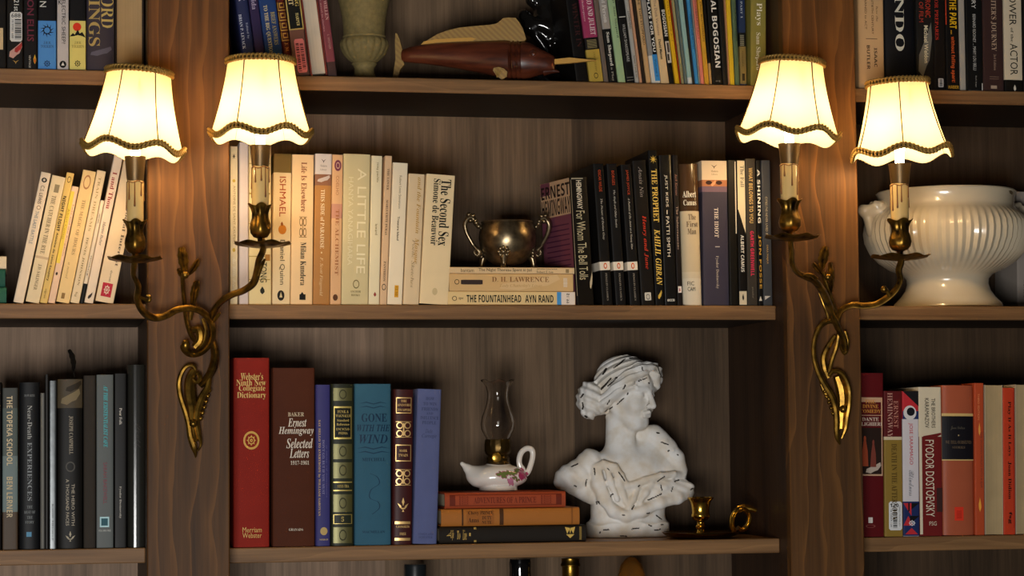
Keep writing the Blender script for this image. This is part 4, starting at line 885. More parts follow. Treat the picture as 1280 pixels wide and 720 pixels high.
G = 'paperbacks stacked under the metal cup'
z = SZ[2, 2] + .0002
z = LB(2, 2, 560, 719, 364, 381.5, z, 'p', 'e6c68c', 'lowest of three stacked paperbacks, heavy black capitals and blue price tag', G, [
    T('THE FOUNTAINHEAD', 'S', '17130e', 583, 651, 368.5, 378), T('AYN RAND', 'S', '17130e', 656, 691.5, 368.5, 378), P('ring', '3a2c18', 565, 571, 370, 376), T('signet', 's', '3a2c18', 573, 579, 371, 375), P('rect', '4a94d0', 696, 701.5, 364.5, 381, 'price_sticker'), P('rect', 'e8d8c8', 701.5, 718.5, 364.5, 381, 'price_sticker'), T('$1.99', 's', '3a342c', 708, 712, 366, 379, 1)])
z = LB(2, 2, 561.5, 716.5, 341.2, 363.4, z, 'p', 'd8b078', 'middle paperback of the cup stack, tan with faded marbled spine', G, [
    T('D. H. LAWRENCE', 'r', '8a5c34', 614.5, 686, 345, 351.5), T("Lady Chatterley's Lover", 'i', 'c09458', 624, 677, 354, 359), P('round', '3a2c28', 576, 603, 349, 355, 'label_panel'), P('ring', '2a2018', 568, 574, 348.5, 355), P('bars', 'e8dcc8', 704, 709, 346, 358, 'barcode'), P('blob', 'e0bc88', 620, 700, 341.8, 362, 'cover_art')])
z = LB(2, 2, 561.7, 718, 332.5, 340.7, z, 'p', 'e2c090', 'thin top paperback of the cup stack with plain sans title', G, [
    T('The Night Thoreau Spent in Jail', 's', '2a2218', 598, 664, 333.8, 339), T('Jerome Lawrence', 's', '4a3c28', 670.5, 696, 333.2, 336), T('Robert E. Lee', 's', '4a3c28', 670.5, 691, 337, 340), T('bantam', 's', '6a5638', 576, 592, 334.5, 339), P('rect', '9a8058', 707, 711, 334.5, 339.5)])
Z_CUP = z
G = 'old books stacked under the oil lamp'
z = SZ[2, 3] + .0002
z = LB(2, 3, 549, 733, 656, 677.5, z, 'h', '201a14', 'lowest old book of the lamp stack, black cloth with gilt emblem', G, [
    T('A', 'I', 'c8a458', 558, 563, 663, 668, 1), T('Life', 'I', 'c8a458', 563, 567, 660, 673), T('To', 'I', 'c8a458', 571, 575, 661, 672), T('Live', 'I', 'c8a458', 578, 583, 660, 673), P('rect', 'c8a458', 586, 588, 664, 668), P('rules', 'a88a48', 592, 595, 657, 676), P('shield', 'd8b45c', 706, 719, 658.5, 673), P('ribs', 'b8964c', 724, 727, 658, 675)], rough=.6, d=.135)
z = LB(2, 3, 551.5, 724.5, 633.5, 655.8, z, 'h', 'a8682c', 'worn tan leather book in the middle of the lamp stack', G, [
    P('rect', '4a2c14', 577, 579, 634, 655, 'spine_band'), P('rect', '4a2c14', 624, 629, 634, 655, 'spine_band'), P('rect', '8a5424', 714, 716, 634, 655, 'spine_band'), P('rect', '9a5c26', 583, 617, 636, 654, 'label_panel'), T('Chevy', 'b', '3a2010', 585, 598, 636.5, 642), T('Anns', 'b', '3a2010', 585, 598, 645, 651), T('PRINCE', 'b', '3a2010', 600, 616, 636.5, 641), T('DUTY', 'b', '3a2010', 602, 614, 643, 647.5), T('NUTE', 'b', '3a2010', 602, 614, 649, 653)], rough=.5, d=.13)
z = LB(2, 3, 556, 707, 612.8, 633.2, z, 'h', '9c4426', 'russet embossed book on top of the lamp stack', G, [
    P('frame', '6a2614', 562, 702, 615.5, 630, 'embossing'), P('key', '7a2e18', 574, 586, 617, 628.5, 'embossing'), P('key', '7a2e18', 676, 690, 617, 628.5, 'embossing'), T('ADVENTURES OF A PRINCE', 'b', '6a2614', 592, 670, 619, 627)], rough=.55, d=.12)
Z_LAMP = z
G = 'books lying at the left edge of the middle shelf'
z = SZ[1, 2] + .0002
z = LB(1, 2, -150, 8, 357, 378, z, 'h', '2a5a48', 'lowest green book of the edge stack, middle left shelf', G, rough=.6)
z = LB(1, 2, -148, 6.5, 333, 356, z, 'h', '245244', 'dark green book in the middle of the edge stack', G, rough=.6)
z = LB(1, 2, -150, 8, 316.5, 332.5, z, 'p', 'dcc8a8', 'cream book topping the stack at the left picture edge', G)
# ------------------------------------------------------------------ wall sconces
def aged_brass(name='aged_brass', dark='1b1309', gold='96702a', rough=.34):
    m, nt, b = new_mat(name)
    b.inputs['Metallic'].default_value = .9; b.inputs['Roughness'].default_value = rough
    geo = node(nt, 'ShaderNodeNewGeometry'); tc = node(nt, 'ShaderNodeTexCoord')
    nz = node(nt, 'ShaderNodeTexNoise'); nz.inputs['Scale'].default_value = 90; nz.inputs['Detail'].default_value = 4
    nt.links.new(tc.outputs['Object'], nz.inputs['Vector'])
    ad = node(nt, 'ShaderNodeMath', operation='MULTIPLY_ADD'); ad.inputs[1].default_value = .5
    nt.links.new(nz.outputs['Fac'], ad.inputs[0]); nt.links.new(geo.outputs['Pointiness'], ad.inputs[2])
    rp = node(nt, 'ShaderNodeValToRGB'); rp.color_ramp.elements[0].position = .66; rp.color_ramp.elements[0].color = lin(dark)
    rp.color_ramp.elements[1].position = .86; rp.color_ramp.elements[1].color = lin(gold)
    nt.links.new(ad.outputs[0], rp.inputs[0]); nt.links.new(rp.outputs[0], b.inputs['Base Color'])
    bp = node(nt, 'ShaderNodeBump'); bp.inputs['Strength'].default_value = .2; bp.inputs['Distance'].default_value = .001
    nt.links.new(nz.outputs['Fac'], bp.inputs['Height']); nt.links.new(bp.outputs[0], b.inputs['Normal'])
    return m


BRASS = aged_brass()
m, nt, b = new_mat('lampshade_fabric')
out = nt.nodes['Material Output']; nt.nodes.remove(b)
df = node(nt, 'ShaderNodeBsdfDiffuse'); tr = node(nt, 'ShaderNodeBsdfTranslucent'); mx = node(nt, 'ShaderNodeMixShader')
df.inputs['Color'].default_value = lin('efe2c0'); tr.inputs['Color'].default_value = (.74, .62, .38, 1); mx.inputs[0].default_value = .5
nt.links.new(df.outputs[0], mx.inputs[1]); nt.links.new(tr.outputs[0], mx.inputs[2]); nt.links.new(mx.outputs[0], out.inputs['Surface'])
SHADE = m
m, nt, b = new_mat('bulb_glow')
b.inputs['Base Color'].default_value = (1, .8, .5, 1); b.inputs['Emission Color'].default_value = BULB_COLOR + (1,); b.inputs['Emission Strength'].default_value = BULB_STRENGTH
BULB = m
TRIM_DARK = M('2c1f0c', .8); TRIM = M('a07c3a', .42, 'metal', .5); SEAM = M('4e3616', .8); SOCKET = M('5e4a2c', .4, 'metal', .6); WAX = M('d8b878', .25, 'glaze'); DRIP = M('7a4a1c', .3, 'glaze')


def lamp(root, x, y_shade_top, y_shade_bot, r_top, r_bot, tilt, seam0, cone, sleeve, cup, pan_y, pan_r, Y, xs=None, xp=None):
    seam0 -= math.atan2(at(x, 300, Y).x - CAM.x, Y - CAM.y)
    """all pixel heights are converted to metres on the plane Y; x = pixel column of the stem"""
    k = (at(x + 1, 300, Y) - at(x, 300, Y)).x
    W = lambda px, py: at(px, py, Y)
    xs = x if xs is None else xs; xp = x if xp is None else xp
    # drip pan
    p = W(xp, pan_y); rp = pan_r * k
    mb = MB()
    mod = lambda r, z, th: (r * (1 + (.055 * math.cos(7 * th) + .03 * math.cos(13 * th + 1)) * (r / rp) ** 2), z + .0016 * math.sin(7 * th) * (r / rp) ** 3)
    mb.lathe([(0, -.004), (rp * .25, -.0038), (rp * .55, -.0022), (rp * .8, .0000), (rp * .97, .0022), (rp, .0034), (rp * .96, .0036), (rp * .8, .0018), (rp * .5, .0002), (rp * .2, -.0008), (0, -.001)], 72, p, mod)
    mb.build('drip_pan', BRASS, root)
    # tulip cup with leaf flutes
    c0, c1 = cup; pc = W(x, c1); hc = W(x, c0).z - pc.z; rc = 14.5 * k
    prof = [(.25, -.14), (.24, -.04), (.30, 0), (.62, .04), (.86, .16), (.92, .3), (.84, .45), (.70, .6), (.68, .74), (.80, .88), (1.02, 1.0), (.96, 1.0), (.74, .88), (.55, .7)]
    mod = lambda r, z, th: (r * (1 + (.11 * math.cos(5 * th) + .05 * math.cos(10 * th + z * 60)) * min(1, max(0, z / hc))), z + .0018 * math.cos(5 * th) * max(0, z / hc) ** 4)
    MB().lathe([(a * rc, b_ * hc) for a, b_ in prof], 60, pc, mod, close=True).build('candle_cup', BRASS, root)
    # sleeve with wax runs
    s0, s1 = sleeve; ps = W(x, s1 + 3); hs = W(x, s0).z - ps.z; rs = 10.6 * k
    sl = MB().lathe([(rs, 0), (rs * 1.0, hs * .5), (rs * 1.02, hs * .93), (rs * .96, hs), (rs * .5, hs), (rs * .5, hs * .9)], 36, ps).build('candle_sleeve', WAX, root)
    rr = random.Random(int(x))
    dr = MB()
    for i in range(9):
        th = i / 9 * 2 * math.pi + rr.uniform(-.2, .2); L = hs * rr.uniform(.25, .75)
        px, py = ps.x + rs * math.sin(th), ps.y - rs * math.cos(th)
        dr.tube([(px, py, ps.z + hs * .97), (px, py, ps.z + hs * .97 - L * .6), (px, py, ps.z + hs * .97 - L)], [.0008, .0009, .0014], 8)
        dr.ell((px, py, ps.z + hs * .97 - L), (.0015, .0015, .0022), 6)
    dr.tube([(ps.x + rs * math.sin(t), ps.y - rs * math.cos(t), ps.z + hs * (.96 + .02 * math.sin(5 * t))) for t in np.linspace(0, 2 * math.pi, 36)[:-1]], .0009, 6, closed=True)
    dr.build('wax_drips', DRIP, sl)
    # socket cover
    q0, q1 = cone; pq = W(x, q1 + 1); hq = W(x, q0).z - pq.z
    MB().lathe([(10.2 * k, 0), (10.8 * k, hq * .1), (13.0 * k, hq * .9), (13.6 * k, hq), (12.6 * k, hq), (9.5 * k, hq * .2)], 36, pq).build('socket_cover', SOCKET, root)
    # bulb
    bt, bb = W(xs, y_shade_top), W(x, y_shade_bot); H = bt.z - bb.z
    bz = pq.z + hq + .002
    prof = [(.006, 0), (.0062, .014), (.009, .022), (.0125, .033), (.0128, .04), (.0105, .05), (.006, .06), (.002, .066), (0, .067)]
    MB().lathe(prof, 20, (x and pq.x, Y, bz)).build('bulb', BULB, root)
    # shade: six-panelled bell with scalloped hem, in its own tilted frame
    R0, R1 = r_top * k, r_bot * k
    ax = Vector((bt.x - bb.x, 0, H)).normalized()
    tl = math.radians(tilt)
    rot = Matrix.Rotation(tl, 3, 'Y')
    ctr = Vector(((bt.x + bb.x) / 2, Y, (bt.z + bb.z) / 2)); Hh = H / 2
    NS = 96
    def rad(t, th):   # t 0 bottom .. 1 top
        base = R0 + (R1 - R0) * ((1 - t) ** 1.55 * .8 + (1 - t) * .2)
        c = abs(math.sin(3 * (th - seam0)))
        return base * (1 - .035 * c)
    def pt(t, th, off=0, dz=0):
        sag = -.0095 * math.sin(3 * (th - seam0)) ** 2 * (1 - t) ** 2
        r = rad(t, th) + off
        # hem flares slightly
        v = Vector((r * math.sin(th), -r * math.cos(th), (t - .5) * H + sag + dz))
        return ctr + rot @ v
    mb = MB(); vs = []; fs = []; NT = 14
    for i in range(NT + 1):
        for kx in range(NS): vs.append(pt(i / NT, 2 * math.pi * kx / NS))
    for i in range(NT):
        for kx in range(NS):
            fs.append((i * NS + kx, i * NS + (kx + 1) % NS, (i + 1) * NS + (kx + 1) % NS, (i + 1) * NS + kx))
    mb.add(vs, fs)
    sh = mb.build('lamp_shade', SHADE, root, smooth=1.2)
    sm = MB()
    for s_ in range(6):
        th = seam0 + s_ * math.pi / 3
        sm.tube([pt(t, th, .0006) for t in np.linspace(.0, 1, 12)], .00085, 6)
    sm.build('seam_piping', SEAM, sh)
    for nm, t0, zb in (('hem_braid', 0, .0046), ('top_braid', 1, -.0040)):
        tb = MB(); wav = 38 if t0 == 0 else 25; n = wav * 14
        for ph in (0, math.pi):
            P_ = []
            for i in range(n):
                th = 2 * math.pi * i / n
                P_.append(pt(t0, th, .0024 + .0011 * math.sin(2 * (wav * th + ph)), zb + .0034 * math.sin(wav * th + ph)))
            tb.tube(P_, .0016, 7, closed=True)
        tb.tube([pt(t0, 2 * math.pi * i / n, .0006, zb) for i in range(n)], .0042, 6, flat=.22, closed=True, m=1)
        tb.build(nm, [TRIM, TRIM_DARK], sh, smooth=1.5)
    # gallery ring carrying the shade
    g = MB()
    for th in (0, 2.09, 4.19):
        a = pt(.78, th, -.0015); g.tube([a, (pq.x, Y, bz + .004)], .0009, 6)
    g.build('shade_carrier', SOCKET, sh)
    return p


def strand(mb, pts, n=8, seg=9, flat=1.0, groove=.0):
    """pts = [(px,py,Y,r_px)]"""
    C = catmull([(p[0], p[1], p[2], p[3]) for p in pts], seg)
    k = .00106
    mb.tube([at(c[0], c[1], c[2]) for c in C], [max(.0004, c[3] * k) for c in C], 12 if groove else n, flat, groove=groove)


def knob(mb, px, py, Y, rx, ry):
    k = .00106; mb.ell(at(px, py, Y), (rx * k, min(rx, ry) * k, ry * k), 10)


def leaf(mb, pts, Y0, Y1, w, seg=8):
    """curved pointed leaf following pixel points, half-width w px, hollowed along the middle"""
    C = catmull([(a, b_) for a, b_ in pts], seg); n = len(C); vs = []; fs = []; k = .00106
    for i, c in enumerate(C):
        t = i / (n - 1); Y = Y0 + (Y1 - Y0) * t
        a = C[max(0, i - 1)]; b_ = C[min(n - 1, i + 1)]; d = np.array((b_[0] - a[0], b_[1] - a[1])); d /= np.linalg.norm(d) + 1e-9
        nn = np.array((-d[1], d[0])); ww = w * math.sin(math.pi * min(1, .12 + t * .88)) ** .7 * (1 + .1 * math.sin(t * 25))
        for s_, dy in ((-1, -.002), (-.5, -.0045), (0, -.002), (.5, -.0045), (1, -.002)):
            p = c + nn * ww * s_; vs.append(at(p[0], p[1], Y + dy))
        for s_ in (.8, 0, -.8):
            p = c + nn * ww * s_; vs.append(at(p[0], p[1], Y + .002))
    for i in range(n - 1):
        for j in range(8):
            fs.append((i * 8 + j, i * 8 + (j + 1) % 8, (i + 1) * 8 + (j + 1) % 8, (i + 1) * 8 + j))
    fs.append(tuple(range(8))); fs.append(tuple(range(n * 8 - 1, n * 8 - 9, -1)))
    mb.add(vs, fs)


YL = -.092
# -- left sconce
SL = thing('wall_sconce', 'brass two-arm wall sconce with lit pleated shades on the left upright', 'sconce', at(243, 430, 0), 'brass candle sconces')
lamp(SL, 169, 87, 187, 40, 63, 4.5, math.radians(30), (196, 226), (226, 276), (276, 317), 325, 34, YL, xs=171.5)
lamp(SL, 325.5, 73, 168, 41, 62.5, 0, math.radians(31), (182, 208), (208, 256), (256, 298), 306.5, 35, YL, xs=326.5, xp=329)
m1 = MB()
strand(m1, [(169, 317, YL, 4.2), (168, 330, YL, 4.6), (167, 344, YL + .002, 3.6), (173, 358, YL + .004, 4.2), (172, 376, YL + .01, 5), (180, 391, YL + .018, 5.4), (193, 398, YL + .026, 5.6), (208, 395, YL + .032, 5), (221, 388, YL + .038, 5), (238, 386, YL + .044, 4.8), (253, 391, YL + .05, 5), (263, 403, YL + .056, 5.2), (265.5, 418, YL + .06, 5.2), (260, 432, YL + .064, 5), (250, 441, YL + .066, 5), (238, 442, YL + .066, 5.4), (231, 435, YL + .064, 6), (234, 428, YL + .062, 5)], groove=.38)
strand(m1, [(176, 372, YL + .006, 1.8), (186, 376, YL + .0, 2.4), (187, 371, YL, 2.2), (183, 369, YL, 1.6)])
m1.build('candle_arm', BRASS, SL)
m2 = MB()
strand(m2, [(328, 298, YL, 4), (329, 312, YL, 4.6), (324, 325, YL, 4.8), (322, 338, YL + .003, 5.4), (317, 354, YL + .01, 5.4), (304, 364, YL + .02, 5), (290, 369, YL + .03, 4.8), (277, 377, YL + .04, 4.6), (268, 388, YL + .05, 4.6), (264, 400, YL + .058, 4.4)], groove=.38)
strand(m2, [(275.5, 391, YL + .045, 1.2), (271, 396, YL + .05, 2.6), (267, 402, YL + .056, 2)])
strand(m2, [(323, 345, YL - .004, 1.6), (327, 333, YL - .006, 2.2), (331, 324, YL - .004, 1.6)])
m2.build('candle_arm', BRASS, SL)
m3 = MB()
strand(m3, [(228, 345, -.03, 3.0), (229, 362, -.028, 3.2), (231, 384, -.028, 3.2), (233.5, 402, -.026, 3.4), (239, 419, -.024, 3.6), (245, 428, -.022, 3)], groove=.3)
strand(m3, [(245, 352, -.028, 3.2), (242.5, 368, -.026, 3.6), (240, 385, -.024, 3.2), (238, 400, -.022, 2.6)])
leaf(m3, [(226.5, 309), (229, 325), (232, 345)], -.034, -.03, 6.5)
leaf(m3, [(248.5, 324), (243, 334), (235, 345)], -.03, -.03, 4)
leaf(m3, [(247, 351), (243, 366), (240, 388)], -.034, -.026, 5.2)
leaf(m3, [(222, 336), (226, 342), (231, 350)], -.026, -.028, 3.4)
knob(m3, 231.5, 343.5, -.036, 5, 5)
# inner ring and leaf scroll
strand(m3, [(253, 398, -.034, 2), (257.5, 412, -.032, 2.6), (254, 428, -.03, 2.8), (246, 436, -.028, 2.4)])
strand(m3, [(241, 412, -.026, 4), (249, 413, -.03, 5.5), (250, 425, -.03, 5.5), (243, 434, -.028, 5)])
knob(m3, 232, 431, -.032, 5.2, 7)
# descending shank
strand(m3, [(265, 424, -.022, 4.6), (269, 442, -.02, 6), (267, 458, -.018, 6.4), (260, 472, -.016, 5.6), (250, 483, -.014, 4.5)], groove=.35)
# pierced shell: outer rim, inner rim
strand(m3, [(245, 462, -.02, 2.4), (241, 457, -.02, 2.8), (233, 458, -.018, 3), (226.5, 467, -.016, 3.2), (223.5, 480, -.014, 3.4), (225.5, 496, -.014, 3.6), (231, 513, -.014, 3.8), (235.5, 530, -.014, 3.8), (238, 546, -.014, 4.2), (242, 558, -.014, 4.4), (244, 566, -.012, 2.6), (244.5, 572, -.01, .8)])
strand(m3, [(262, 472, -.018, 3), (259, 485, -.016, 4.2), (252, 498, -.016, 5), (247, 514, -.014, 4.8), (246, 530, -.014, 4.2), (249, 545, -.014, 3.2), (251, 556, -.012, 1.6), (247, 564, -.012, 1)])
strand(m3, [(243, 462, -.012, 5), (238, 474, -.01, 7), (238, 492, -.01, 8), (241, 512, -.01, 7), (242, 532, -.01, 6), (243, 552, -.01, 5)])
strand(m3, [(247, 466, -.02, 2.2), (250, 472, -.022, 2.8), (246, 478, -.02, 2.4), (241, 474, -.018, 2)])
for i in range(6):
    knob(m3, 262 - i * 2.2, 488 + i * 7, -.013, 2.6, 3.2)
knob(m3, 241.5, 529.5, -.022, 5.2, 5.2)
m3.build('scroll_backplate', BRASS, SL)
# -- right sconce
SR = thing('wall_sconce', 'brass two-arm wall sconce with lit pleated shades on the right upright', 'sconce', at(1047, 430, 0), 'brass candle sconces')
lamp(SR, 987, 75, 169, 37, 60.5, 4, math.radians(38), (180, 205), (205, 251), (250, 290), 298, 32, YL, xs=988.5, xp=991)
lamp(SR, 1125, 100.5, 192, 36, 59, -2.5, math.radians(2), (205, 230), (230, 276), (275, 314), 322.5, 34, YL, xs=1124, xp=1126)
m1 = MB()
strand(m1, [(987, 290, YL, 3), (989, 303, YL, 4.4), (990, 318, YL, 4), (991, 331, YL + .004, 4.2), (997, 341, YL + .01, 4.2), (1008, 347, YL + .018, 4.6), (1019, 352, YL + .026, 5.2), (1028, 363, YL + .034, 6), (1035, 378, YL + .042, 6.4), (1042, 396, YL + .05, 5.4), (1049, 412, YL + .055, 5), (1055.5, 425, YL + .058, 4.8), (1056.5, 436, YL + .06, 4), (1053, 438, YL + .06, 2.6), (1050, 430, YL + .062, 2)], groove=.38)
strand(m1, [(1003, 344, YL + .008, 1.4), (1012, 343, YL + .012, 2.4), (1021, 348, YL + .018, 2.6)])
m1.build('candle_arm', BRASS, SR)
m2 = MB()
strand(m2, [(1124.5, 314, YL, 3), (1127, 326, YL, 5), (1124, 338, YL, 5), (1126, 350, YL + .004, 4.8), (1120, 363, YL + .01, 5), (1108, 374, YL + .018, 5.2), (1095, 381, YL + .026, 5), (1080, 383, YL + .034, 5), (1065, 382, YL + .042, 4.8), (1053, 388, YL + .05, 4.8), (1048, 398, YL + .056, 4.4), (1047, 410, YL + .06, 4)], groove=.38)
strand(m2, [(1112, 370, YL + .008, 2.6), (1108, 363, YL + .006, 3), (1104, 361, YL + .006, 3.4)])
knob(m2, 1105, 361.5, YL + .004, 4.6, 4.6)
m2.build('candle_arm', BRASS, SR)
m3 = MB()
leaf(m3, [(1032, 308), (1029, 322), (1027, 340)], -.032, -.03, 6.2)
leaf(m3, [(1016, 329), (1022, 336), (1030, 346)], -.028, -.03, 3.6)
leaf(m3, [(1038, 328), (1039, 344), (1040, 366)], -.03, -.028, 4)
knob(m3, 1035, 346.5, -.038, 5, 5)
strand(m3, [(1029, 340, -.03, 3.4), (1033, 356, -.03, 4), (1039, 374, -.028, 4.4), (1044, 392, -.026, 4.6), (1047, 410, -.024, 4.4)], groove=.3)
strand(m3, [(1024, 366, -.026, 1.4), (1030, 380, -.026, 3), (1034, 392, -.024, 2.6), (1036, 402, -.022, 1.6)])
# big open C rim
strand(m3, [(1046, 402, -.022, 4), (1036, 401, -.022, 4), (1026, 407, -.02, 3.8), (1019.5, 420, -.018, 3.4), (1017, 436, -.016, 3.2), (1018.5, 452, -.016, 3.4), (1024, 468, -.016, 3.8), (1031, 481, -.016, 4.2), (1039, 494, -.016, 4.6), (1044, 508, -.014, 4.6), (1046, 524, -.014, 4.4), (1046, 538, -.014, 4), (1047, 548, -.012, 3.2), (1050, 556, -.01, .8)])
strand(m3, [(1044, 420, -.014, 3), (1036, 432, -.012, 4), (1030, 446, -.01, 4.6), (1031, 460, -.01, 4.6), (1036, 472, -.01, 4)])
strand(m3, [(1049, 412, -.02, 3), (1046, 432, -.018, 3), (1040, 450, -.016, 3), (1036, 466, -.016, 3.4)])
strand(m3, [(1056, 414, -.02, 3), (1059, 428, -.018, 3.8), (1056, 441, -.018, 3.2), (1051, 434, -.02, 2.4)])
# lower pierced shell
strand(m3, [(1036, 470, -.02, 2.4), (1042, 464, -.02, 3), (1051, 466, -.02, 3.4), (1058, 476, -.018, 3.6), (1061.5, 490, -.016, 3.6), (1061, 506, -.016, 3.8), (1058.5, 522, -.014, 3.8), (1056.5, 536, -.014, 3.2), (1052, 548, -.012, 1.6)])
strand(m3, [(1046, 470, -.012, 6), (1051, 484, -.01, 8), (1053, 500, -.01, 7.5), (1052, 518, -.01, 6.5), (1051, 536, -.01, 5)])
strand(m3, [(1025, 474, -.012, 2), (1030, 488, -.01, 3.2), (1037, 499, -.01, 3)])
for i in range(5):
    knob(m3, 1031 + i * 2.6, 489 + i * 7, -.012, 2.6, 3)
knob(m3, 1054, 511.5, -.022, 5, 5)
m3.build('scroll_backplate', BRASS, SR)

# ------------------------------------------------------------------ plaster bust
YB = .190
KB = (at(784, 560, YB) - at(783, 560, YB)).x
def bust():
    g = 1.25
    Pg = grid((-92, -52, -2), (94, 56, 232), g)
    f3 = lambda x, y, z: (x - 783, y, 670 - z)     # picture x, depth px, picture y -> local px
    H = f3(788, 2, 494)
    fx, fy = math.sin(math.radians(36)), -math.cos(math.radians(36))
    Xr, Yr, Zr = Pg[0] - H[0], Pg[1] - H[1], Pg[2] - H[2]
    tiltr = math.radians(9)
    a = Xr * fx + Yr * fy; b = -Xr * fy + Yr * fx; u = Zr + 0 * a
    a, u = a * math.cos(tiltr) - u * math.sin(tiltr), a * math.sin(tiltr) + u * math.cos(tiltr)
    L = (a, b + 0 * a, u)
    cap = lambda p, q, r, r2=None: sd_caps(L, p, q, r, r2)
    ell = lambda c, r: sd_ell(L, c, r)
    # ---- head and face
    d = ell((-4, 0, 10), (35, 27, 32))
    d = smin(d, ell((12, 0, -12), (21, 20, 30)), 8)
    d = smin(d, cap((22, -4, -36), (22, 4, -36), 8.0), 9)           # chin
    d = smin(d, cap((-4, -20, -20), (18, -9, -36), 6), 8); d = smin(d, cap((-4, 20, -20), (18, 9, -36), 6), 8)   # jaw line
    d = smin(d, ell((22, -12, -13), (9, 9, 11)), 6); d = smin(d, ell((22, 12, -13), (9, 9, 11)), 6)                # cheeks
    for s in (-1, 1):
        d = -smin(-d, ell((35, s * 10, -.5), (7, 7.5, 5.5)), 3)      # sockets
        d = smin(d, ell((26.5, s * 10, -1), (5.5, 6, 4.6)), 1.2)
        d = smin(d, cap((31.5, s * 3, 6.5), (27, s * 16, 6.5), 2.6), 3)   # brow
    d = smin(d, cap((33, 0, 4), (41, 0, -12), 2.4, 4.0), 3)
    d = smin(d, cap((37, -3.5, -13.5), (37, 3.5, -13.5), 2.6), 2)
    d = smin(d, cap((32.5, -6.5, -22), (35.5, 0, -20.6), 1.8, 2.4), 1.5); d = smin(d, cap((32.5, 6.5, -22), (35.5, 0, -20.6), 1.8, 2.4), 1.5)
    d = smin(d, cap((32.5, -4.5, -25.5), (32.5, 4.5, -25.5), 2.6), 1.5)
    d = np.maximum(d, -cap((36.5, -7, -23.2), (36.5, 7, -23.2), 1.0))
    # ---- swept hair with strands
    hair = ell((-7, 0, 9), (39, 32.5, 33.5))
    for s in (-1, 1):
        pts = [(27, 0, 29), (25, s * 13, 28), (20, s * 24, 20), (8, s * 30, 4), (-8, s * 30, -14), (-22, s * 22, -26)]
        for i in range(5):
            hair = smin(hair, cap(pts[i], pts[i + 1], 9 - i * .4, 8.6 - i * .4), 5)
    q = -.62 * a + .78 * u
    strand_ = np.sin(q * 2 * math.pi / 8.5 + .06 * b) * 1.0 + .5 * np.sin(q * 2 * math.pi / 3.7 + 1.3 + .03 * a)
    hair = hair + strand_ * 1.1
    face_cut = ell((34, 0, -14), (24, 22, 44))
    hair = np.maximum(hair, -face_cut)
    hair = np.maximum(hair, -(u + 34 + .25 * (a + 20)))
    d = smin(d, hair, 1.5)
    # forelock on the brow
    d = smin(d, cap((27, -10, 28), (31, -3, 17), 6, 3.4), 2); d = smin(d, cap((27, 12, 27), (25, 22, 10), 7, 5), 2)
    # bun
    bx, by, bz = f3(742, 10, 504)
    bl = sd_ell((Pg[0] - bx, Pg[1] - by, Pg[2] - bz), (0, 0, 0), (16, 20, 23))
    bl = bl + .9 * np.sin((Pg[2] - bz) * .62 + (Pg[0] - bx) * .3) + .5 * np.sin((Pg[0] - bx) * .5 - Pg[1] * .4)
    d = smin(d, bl, 3)
    C = lambda p, q_, r, r2=None: sd_caps(Pg, f3(*p), f3(*q_), r, r2)
    E_ = lambda c, r: sd_ell(Pg, f3(*c), r)
    # ---- neck and shoulders
    nk = C((778, 8, 528), (779, 8, 575), 16.5, 19)
    nk = smin(nk, C((790, -2, 540), (786, -10, 582), 4.5, 4), 8)
    d = smin(d, nk, 7)
    t = E_((788, 4, 606), (54, 28, 40))
    t = smin(t, C((745, 6, 590), (778, 8, 572), 15, 14), 12); t = smin(t, C((832, 8, 588), (785, 8, 572), 17, 14), 12)
    t = smin(t, C((760, -4, 582), (806, -4, 582), 12), 10)
    t = smin(t, E_((842, 6, 600), (18, 20, 24)), 8)
    d = smin(d, t, 8)
    # waist block
    w = E_((785, 0, 640), (46, 29, 52)); w = np.maximum(w, Pg[2] * -1 + 0)
    d = smin(d, w, 5)
    qx = np.abs(Pg[0] - (784 - 783)) / 48; qy = np.abs(Pg[1]) / 31
    base = ((qx ** 3 + qy ** 3) ** (1 / 3) - 1) * 31 + 1.2 * np.sin(Pg[0] * .35) * .4 + .05 * Pg[2]
    base = np.maximum(base, Pg[2] - 15 - 1.2 * np.sin(Pg[0] * .2)); base = np.maximum(base, -Pg[2])
    d = smin(d, base, 13)
    # left drapery wing
    wg = E_((722, 2, 598), (26, 22, 18)); wg = smin(wg, C((703, 0, 603), (738, -4, 578), 7, 15), 8); wg = smin(wg, C((716, 0, 612), (738, -8, 618), 6, 12), 6)
    wg = wg + .45 * np.sin((Pg[0] * .42 + (Pg[2] - 70) * .35)) 
    d = smin(d, wg, 4)
    # right drapery wing
    wr = C((815, -16, 612), (858, -10, 612), 13, 8); wr = smin(wr, C((835, -6, 600), (862, -4, 618), 9, 5), 5)
    wr = wr + .6 * np.sin(Pg[0] * .28 + (Pg[2] - 60) * .75)
    d = smin(d, wr, 3)
    # swags and folds
    d = smin(d, E_((792, -12, 616), (54, 17, 20)), 7)
    def chain(pts, r, k):
        nonlocal d
        for i in range(len(pts) - 1): d = smin(d, C(pts[i], pts[i + 1], r[i], r[i + 1]), k)
    chain([(741, -18, 588), (742, -22, 606), (749, -26, 624), (760, -29, 638), (775, -31, 644), (796, -31, 638), (818, -28, 629), (842, -20, 624), (860, -10, 620)], [5, 6, 6.5, 6.5, 6, 6.5, 6.5, 6.5, 4], 5)
    chain([(741, -18, 585), (750, -23, 582), (763, -25, 586), (770, -27, 596), (777, -28, 608), (786, -28, 607), (800, -27, 602), (820, -24, 597), (838, -18, 595), (852, -8, 596)], [4, 5, 5, 4.4, 4, 4.4, 4.6, 4.4, 4, 4], 2)
    chain([(745, -22, 590), (747, -26, 606), (754, -28, 622)], [3, 3.8, 3], 3.5)
    chain([(754, -25, 588), (757, -28, 603), (765, -30, 624)], [3.2, 4, 3], 3.5)
